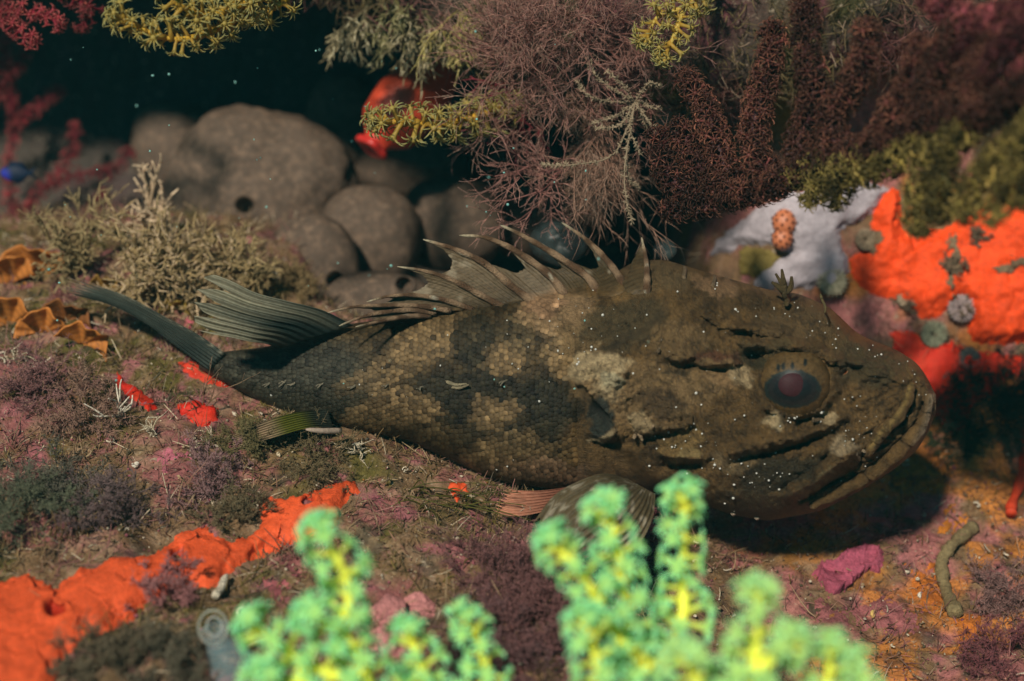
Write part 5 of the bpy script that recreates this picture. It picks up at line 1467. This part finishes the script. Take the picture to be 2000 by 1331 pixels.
fuzz(455, 1010, 45, "small dark tuft in the bend of the orange sponge", (.05, .045, .025), (.14, .11, .06), 20, 12)
fuzz(1915, 800, 85, "dark green fuzzy alga on the wall right of the snout", (.010, .020, .014), (.028, .045, .028), 34, 13)
fuzz(1975, 760, 70, "blackish green fuzzy alga at the right edge", (.008, .016, .014), (.022, .036, .028), 30, 14)
fuzz(1860, 860, 45, "deep green low alga at the foot of the wall by the jaw", (.012, .02, .01), (.035, .05, .022), 22, 15)
fuzz(560, 560, 40, "ochre low tuft at the edge of the mound behind the dorsal fin", (.12, .08, .035), (.24, .17, .08), 22, 16)
fuzz(170, 800, 70, "rosy brown fuzzy tuft under the fan algae", (.13, .065, .05), (.27, .165, .12), 26, 17)
fuzz(80, 760, 70, "mauve brown fuzzy tuft at the left below the fan algae", (.12, .05, .055), (.25, .13, .12), 26, 18)
fuzz(480, 870, 45, "olive fuzzy tuft in front of the anal fin", (.06, .05, .02), (.15, .125, .055), 22, 19)
fuzz(620, 900, 55, "olive brown low tuft below the fish's tail half", (.06, .045, .02), (.15, .115, .06), 24, 20)
fuzz(1960, 1170, 60, "grey-pink fuzzy tuft at the right edge of the ledge", (.10, .05, .05), (.22, .13, .115), 24, 21)
fuzz(1960, 1290, 70, "wine fuzzy tuft in the lower right corner", (.09, .025, .03), (.19, .07, .075), 26, 22)

# olive hair alga in front of the belly
hh = cast(850, 985, "ground"); hb = hh[0]
t = thing("hair_alga", "thin olive strands of hair alga arching in front of the fish's belly", "alga", hb)
r2 = np.random.default_rng(6)
for k in range(26):
    x0, y0 = r2.uniform(790, 930), r2.uniform(950, 1000); s0 = cast(x0, y0, "ground")[0]
    d_ = nrm(np.array([r2.normal(0, .7), -.5 + r2.normal(0, .3), 1.0])); L = r2.uniform(.010, .020); u = np.linspace(0, 1, 12)[:, None]
    P = s0 + d_ * L * u + np.array([r2.normal(.4, .6), -.1, -.55]) * L * u ** 2
    V, F = tubes(P[None], np.full((1, 12), .00030) * (1 - .5 * u[:, 0]), 4)
    mk("strand", V, F, M_ALGA, t, cols=np.array([.085, .08, .016]) * r2.uniform(.7, 1.4))

# little dark fish at the left edge
t = thing("damselfish", "tiny dark blue fish at the left edge in front of the crimson fan", "fish", at(28, 338, .74))
u = np.linspace(0, 1, 26); cx = 2 + 56 * u; hh_ = 18 * np.sin(np.pi * np.clip(u * .93 + .05, 0, 1)) ** .7; 
th = np.linspace(0, 2 * np.pi, 20, endpoint=False); k = .74 / FPX
C_ = at(cx, 337 + 2 * u, .74)
V = C_[:, None] + (AX_U * np.cos(th)[None, :, None] * hh_[:, None, None] + AX_V * np.sin(th)[None, :, None] * (hh_ * .42)[:, None, None]) * k
bx_ = np.stack([cx[:, None] + 0 * th[None], 337 - hh_[:, None] * np.cos(th)[None]], -1).reshape(-1, 2)
nb = sstep(20, 5, np.hypot(bx_[:, 0] - 8, bx_[:, 1] - 343))[:, None]
c = np.array([.006, .018, .05]) * (1 - nb) + np.array([.03, .04, .40]) * nb
mk("body", V.reshape(-1, 3), [grid_faces(26, 20, True), (25 * 20 + np.arange(20))[None], np.arange(20)[None, ::-1]], M_FIN, t, cols=c)
for nm, pl_ in (("tail_fin", [(54,336),(72,326),(64,338),(74,352),(54,342)]), ("dorsal_fin", [(14,324),(24,316),(44,318),(52,328),(40,326)]), ("anal_fin", [(24,352),(34,360),(48,354),(44,348)])):
    P = np.array([at(x, y, .74) for x, y in pl_]); n = len(P)
    V = np.concatenate([P - AX_V * .0003, P + AX_V * .0003]); i = np.arange(n); j = (i + 1) % n
    mk(nm, V, [i[None], (i[::-1] + n)[None], np.stack([i, i + n, j + n, j], -1)], M_FIN, t, cols=np.array([.006, .02, .05]), smooth=False)

# single shells and crumbs lying on the ledge
for px, py, r, col, lab in ((1706, 1200, 13, (.62, .42, .14), "tiny yellow snail shell on the rosy crust of the right ledge"), (1772, 1124, 10, (.70, .62, .48), "white shell chip right of the magenta plate"),
                            (1800, 1166, 11, (.72, .66, .55), "white shell chip left of the sandy worm tube"), (1768, 897, 9, (.66, .55, .38), "cream shell chip on the orange film by the jaw"),
                            (698, 878, 15, (.72, .64, .48), "white shell lump on the ledge below the fish's belly"), (545, 890, 9, (.55, .45, .30), "small tan shell near the anal fin"),
                            (262, 912, 13, (.66, .60, .50), "white curled shell on the left ledge"), (1655, 940, 9, (.60, .50, .36), "pale shell chip in the shade under the jaw")):
    hh = cast(px, py, "ground")
    t = thing("shell_fragment", lab, "shell", hh[0], "shell chips on the ledge"); k = to_px(hh[0])[2] / FPX
    a = np.linspace(0, 4.4, 26); r2 = np.random.default_rng(px); A_ = nrm(r2.normal(size=3)); B_ = nrm(np.cross(A_, hh[1])); A_ = np.cross(hh[1], B_)
    rad = r * k * np.exp(-a * .30) * .75
    P = hh[0] + hh[1] * (r * k * .45) + (A_ * np.cos(a)[:, None] + B_ * np.sin(a)[:, None]) * (rad * .6)[:, None] + hh[1] * (a * r * k * .10)[:, None]
    V, F = tubes(P[None], (rad * .62 * (1 + .12 * np.sin(a * 9)))[None], 10)
    mk("whorl", V, F, M_HARD, t, cols=np.array(col))

# growth on the orange wall sponge
add_surface("sponge", right_sponge)
for k, (poly, lab) in enumerate((([(1668,480),(1690,455),(1722,450),(1730,480),(1700,500),(1675,500)], "brown crusty patch on the left end of the orange wall sponge"),
                                 ([(1845,470),(1868,450),(1880,500),(1866,560),(1846,560),(1852,510)], "brown silted streak down the orange wall sponge"),
                                 ([(1850,580),(1890,575),(1900,610),(1862,618)], "grey-brown crust in the notch of the orange wall sponge"),
                                 ([(1940,520),(2000,505),(2020,520),(1950,540)], "thin dark crease of silt on the orange wall sponge"))):
    crust("encrusting_film", poly, .0009, M_HARD, (.17, .115, .065), lab, "crust", which="sponge", seed=90 + k, step=3.0, warp=22, wf=.06, edge=8, relief=.0022, rfreq=300, colvar=.7)
for k, (x, y, r, lab) in enumerate(((1695, 470, 22, "small brown tuft on the left end of the orange wall sponge"), (1862, 520, 20, "small brown tuft in the silted streak of the orange wall sponge"), (1880, 600, 22, "small grey-brown tuft beside the pinkish cup coral"),
                                    (1770, 590, 18, "tiny brown tuft at the lower rim of the orange wall sponge"), (1900, 460, 20, "tiny dark tuft at the upper rim of the orange wall sponge"))):
    if cast(x, y, "sponge") is None: continue
    fuzz(x, y, r, lab, (.07, .05, .03), (.19, .14, .09), 14, 70 + k, which="sponge")
# ------------------------------------------------------------------ turf, grit and drifting specks
r2 = np.random.default_rng(77)
N = 90000
tx = r2.uniform(-.24, .24, N); ty = r2.uniform(-.22, .17, N)
tz = ground(tx, ty); TP = np.stack([tx, ty, tz], -1)
px, py, dd = to_px(TP)
inf = (px > -60) & (px < 2060) & (py > 300) & (py < 1400)
fishy = (px > 420) & (px < 1800) & (py > f_top(np.clip(px, 388, 1828)) + 20) & (py < f_bot(np.clip(px, 388, 1828)) - 25) & (ty > -.06)
dens = sstep(-.35, .25, fbm(TP, 60, 3, 7) + .5 * fbm(TP, 200, 2, 8)) * .9 + .08
ORGP = np.array([(-70,1420),(-70,1150),(60,1120),(110,1150),(160,1110),(230,1085),(320,1078),(350,1042),(392,1022),(450,1062),(498,1030),(515,972),(560,978),(620,962),(645,940),(690,938),(702,962),(672,992),(650,1040),(595,1052),(560,1072),(470,1110),(420,1150),(330,1165),(290,1180),(230,1232),(165,1245),(115,1300),(100,1420)])
onorg = inside(px, py, ORGP) & (r2.random(N) < .985)
onred = (inside(px, py, np.array([(1655,510),(1700,400),(1740,362),(1765,380),(1760,445),(1860,440),(2100,380),(2100,690),(1885,672),(1800,625),(1670,550)])) | inside(px, py, np.array([(1385,500),(1480,405),(1620,375),(1735,350),(1660,540),(1470,570)])) | inside(px, py, np.array([(1588,1120),(1650,1080),(1718,1068),(1730,1122),(1625,1164)])) | inside(px, py, np.array([(222,728),(312,800),(250,778)])) | inside(px, py, np.array([(345,785),(430,795),(392,834)])))
rightthin = (px > 1400) & (py > 850) & (r2.random(N) < .55)
k = inf & ~fishy & ~onorg & ~onred & ~rightthin & (r2.random(N) < dens) & (ty < .15)
TP = TP[k]; n = len(TP)
Nn = gnormal(TP[:, 0], TP[:, 1])
D = nrm(Nn + r2.normal(0, .75, (n, 3)))
L = r2.uniform(.0018, .0058, n) * (.6 + .8 * sstep(-.3, .4, fbm(TP, 90, 2, 9)))
K = 4; u = np.linspace(0, 1, K)
P = TP[:, None] - D[:, None] * .0006 + L[:, None, None] * (D[:, None] * u[None, :, None] + (r2.normal(0, .55, (n, 3)) + np.array([0, 0, -.15]))[:, None] * (u ** 2)[None, :, None])
R = r2.uniform(.00011, .00028, n)[:, None] * np.array([1, .95, .8, .45])[None]
V, F = tubes(P, R, 3)
m1 = fbm(TP, 38, 3, 15)[:, None]; m2 = fbm(TP, 55, 3, 16)[:, None]
c = np.array([.25, .165, .075]) * np.ones((n, 1))
def mixc(col, m): 
    global c
    m = np.clip(m, 0, 1); c = c * (1 - m) + np.array(col) * m
mixc((.17, .135, .030), sstep(-.05, .25, m1)); mixc((.34, .145, .145), sstep(-.02, .22, m2) * .85); mixc((.40, .29, .17), (r2.random((n, 1)) < .22) * .8)
mixc((.66, .56, .40), (r2.random((n, 1)) < .05) * 1.0); mixc((.03, .028, .018), (r2.random((n, 1)) < .2) * .7)
rt = sstep(.06, .12, TP[:, :1]); mixc((.26, .10, .085), rt * .55 * (r2.random((n, 1)) < .6))
c = c * r2.uniform(.6, 1.4, (n, 1))
o = mk("algal_turf", V, F, M_ALGA, cols=np.repeat(c, K * 3, 0), stuff=True); tag(o, "short brown, olive and mauve algal turf covering the ledge", "turf")

# shell grit
N = 9000
gx_ = r2.uniform(-.22, .22, N); gy_ = r2.uniform(-.20, .13, N); gz_ = ground(gx_, gy_); GP_ = np.stack([gx_, gy_, gz_], -1)
px, py, dd = to_px(GP_)
k = (px > -40) & (px < 2040) & (py > 400) & (py < 1380) & ~inside(px, py, ORGP) & ~((px > 1650) & (py < 680)) & ~((px > 1380) & (py < 570))
GP_ = GP_[k]; n = len(GP_)
oct_ = np.array([(1, 0, 0), (-1, 0, 0), (0, 1, 0), (0, -1, 0), (0, 0, 1), (0, 0, -1)], float)
of = np.array([(0, 2, 4), (2, 1, 4), (1, 3, 4), (3, 0, 4), (2, 0, 5), (1, 2, 5), (3, 1, 5), (0, 3, 5)])
M = frames(r2.normal(size=(n, 3)), 4)
sc_ = r2.uniform(.35, 1.0, (n, 3)) * (r2.uniform(.00022, .00085, n) * (1 + 1.2 * (r2.random(n) < .06)))[:, None]
V = np.einsum('nij,nvj->nvi', M, oct_[None] * sc_[:, None] * r2.uniform(.6, 1.3, (n, 6, 1))) + (GP_ + np.array([0, 0, .0006]))[:, None]
pal = np.array([(.55, .47, .34), (.38, .28, .17), (.30, .09, .11), (.16, .10, .055), (.45, .20, .16), (.09, .075, .04), (.60, .52, .40), (.40, .16, .03)])
c = pal[r2.choice(8, n, p=[.10, .16, .18, .24, .08, .16, .05, .03])] * r2.uniform(.6, 1.2, (n, 1))
o = mk("shell_grit", V, (of[None] + (np.arange(n) * 6)[:, None, None]).reshape(-1, 3), M_HARD, cols=np.repeat(c, 6, 0), smooth=False, stuff=True); tag(o, "scattered shell grit and coarse sand on the ledge", "grit")

# curled worm tubes and threads lying on the turf
N = 260
qx = r2.uniform(-.2, .2, N); qy = r2.uniform(-.17, .05, N); Q = np.stack([qx, qy, ground(qx, qy) + .0018], -1)
px, py, dd = to_px(Q); k = ~inside(px, py, ORGP) & (py > 560) & ~((px > 1640) & (py < 800)); Q = Q[k]; n = len(Q)
K = 9; u = np.linspace(0, 1, K); a0 = r2.uniform(0, 6.28, n); cur = r2.normal(0, 3.2, n); LL = r2.uniform(.0022, .006, n)
ang = a0[:, None] + cur[:, None] * u[None]; st = np.stack([np.cos(ang), np.sin(ang), .35 * np.sin(ang * 1.7)], -1) * (LL / K)[:, None, None]
P = Q[:, None] + np.cumsum(st, 1)
V, F = tubes(P, np.tile(r2.uniform(.00018, .00040, n)[:, None], (1, K)), 5)
c = np.where(r2.random((n, 1)) < .5, np.array([[.58, .50, .38]]), np.array([[.34, .24, .14]])) * r2.uniform(.7, 1.15, (n, 1))
o = mk("worm_tubes", V, F, M_HARD, cols=np.repeat(c, K * 5, 0), stuff=True); tag(o, "fine pale worm tubes curled over the ledge turf", "worm tubes")

# fuzz on the overhang
N = 26000
ia = r2.integers(0, len(OP), N * 3); S0 = OP[ia]; px, py, dd = to_px(S0)
k = (px > 480) & (px < 2080) & (py > -120) & (py < 470) & (S0[:, 1] < .24); S0 = S0[k][:N]; n = len(S0)
S0 = S0 + r2.normal(0, .0022, (n, 3))
D = nrm(np.array([0, -.8, -.4]) + r2.normal(0, .6, (n, 3))); L = r2.uniform(.003, .009, n); K = 4; u = np.linspace(0, 1, K)
P = S0[:, None] + L[:, None, None] * (D[:, None] * u[None, :, None] + (r2.normal(0, .5, (n, 3)))[:, None] * (u ** 2)[None, :, None])
V, F = tubes(P, r2.uniform(.00015, .00032, n)[:, None] * np.array([1, .95, .8, .45])[None], 3)
m1 = sstep(-.1, .2, fbm(S0, 40, 3, 25))[:, None]
c = (np.array([.17, .075, .065]) * (1 - m1) + np.array([.16, .12, .055]) * m1) * r2.uniform(.5, 1.6, (n, 1))
w_ = r2.random((n, 1)) < .05; c = np.where(w_, np.array([[.38, .27, .19]]), c)
o = mk("overhang_turf", V, F, M_ALGA, cols=np.repeat(c, K * 3, 0), stuff=True); tag(o, "short dull red and brown turf on the overhang rock", "turf")

# drifting specks in the water
n = 70
S0 = at(r2.uniform(20, 1300, n), r2.uniform(60, 760, n), r2.uniform(.50, .66, n))
q = r2.uniform(.00015, .00050, n)
V = S0[:, None] + q[:, None, None] * sph[None] * r2.uniform(.6, 1.2, (n, 1, 3))
M_SPECK = material("drifting_speck", color=(.25, .55, .50), rough=.5, transl=.3)
o = mk("drifting_specks", V, (grid_faces(6, 8, True)[None] + (np.arange(n) * 48)[:, None, None]).reshape(-1, 4), M_SPECK, stuff=True); tag(o, "tiny pale specks drifting in the water of the cave", "specks")

# ------------------------------------------------------------------ the water itself
hv = np.array([[x, y, z] for z in (-1.1, 1.1) for y in (-1.9, 1.9) for x in (-1.9, 1.9)], float)
hf = np.array([(0, 2, 3, 1), (4, 5, 7, 6), (0, 1, 5, 4), (2, 6, 7, 3), (0, 4, 6, 2), (1, 3, 7, 5)])
M_HAZE = bpy.data.materials.new("sea_water"); M_HAZE.use_nodes = True
hn = M_HAZE.node_tree; hn.nodes.clear()
ho = hn.nodes.new("ShaderNodeOutputMaterial"); hp = hn.nodes.new("ShaderNodeVolumePrincipled")
hp.inputs["Color"].default_value = (.12, .74, .80, 1)
hp.inputs["Density"].default_value = 0.03
hn.links.new(hp.outputs[0], ho.inputs["Volume"])
haze = mk("haze", hv, hf, M_HAZE, smooth=False, stuff=True)
tag(haze, "clear blue-green sea water filling the whole scene", "water")
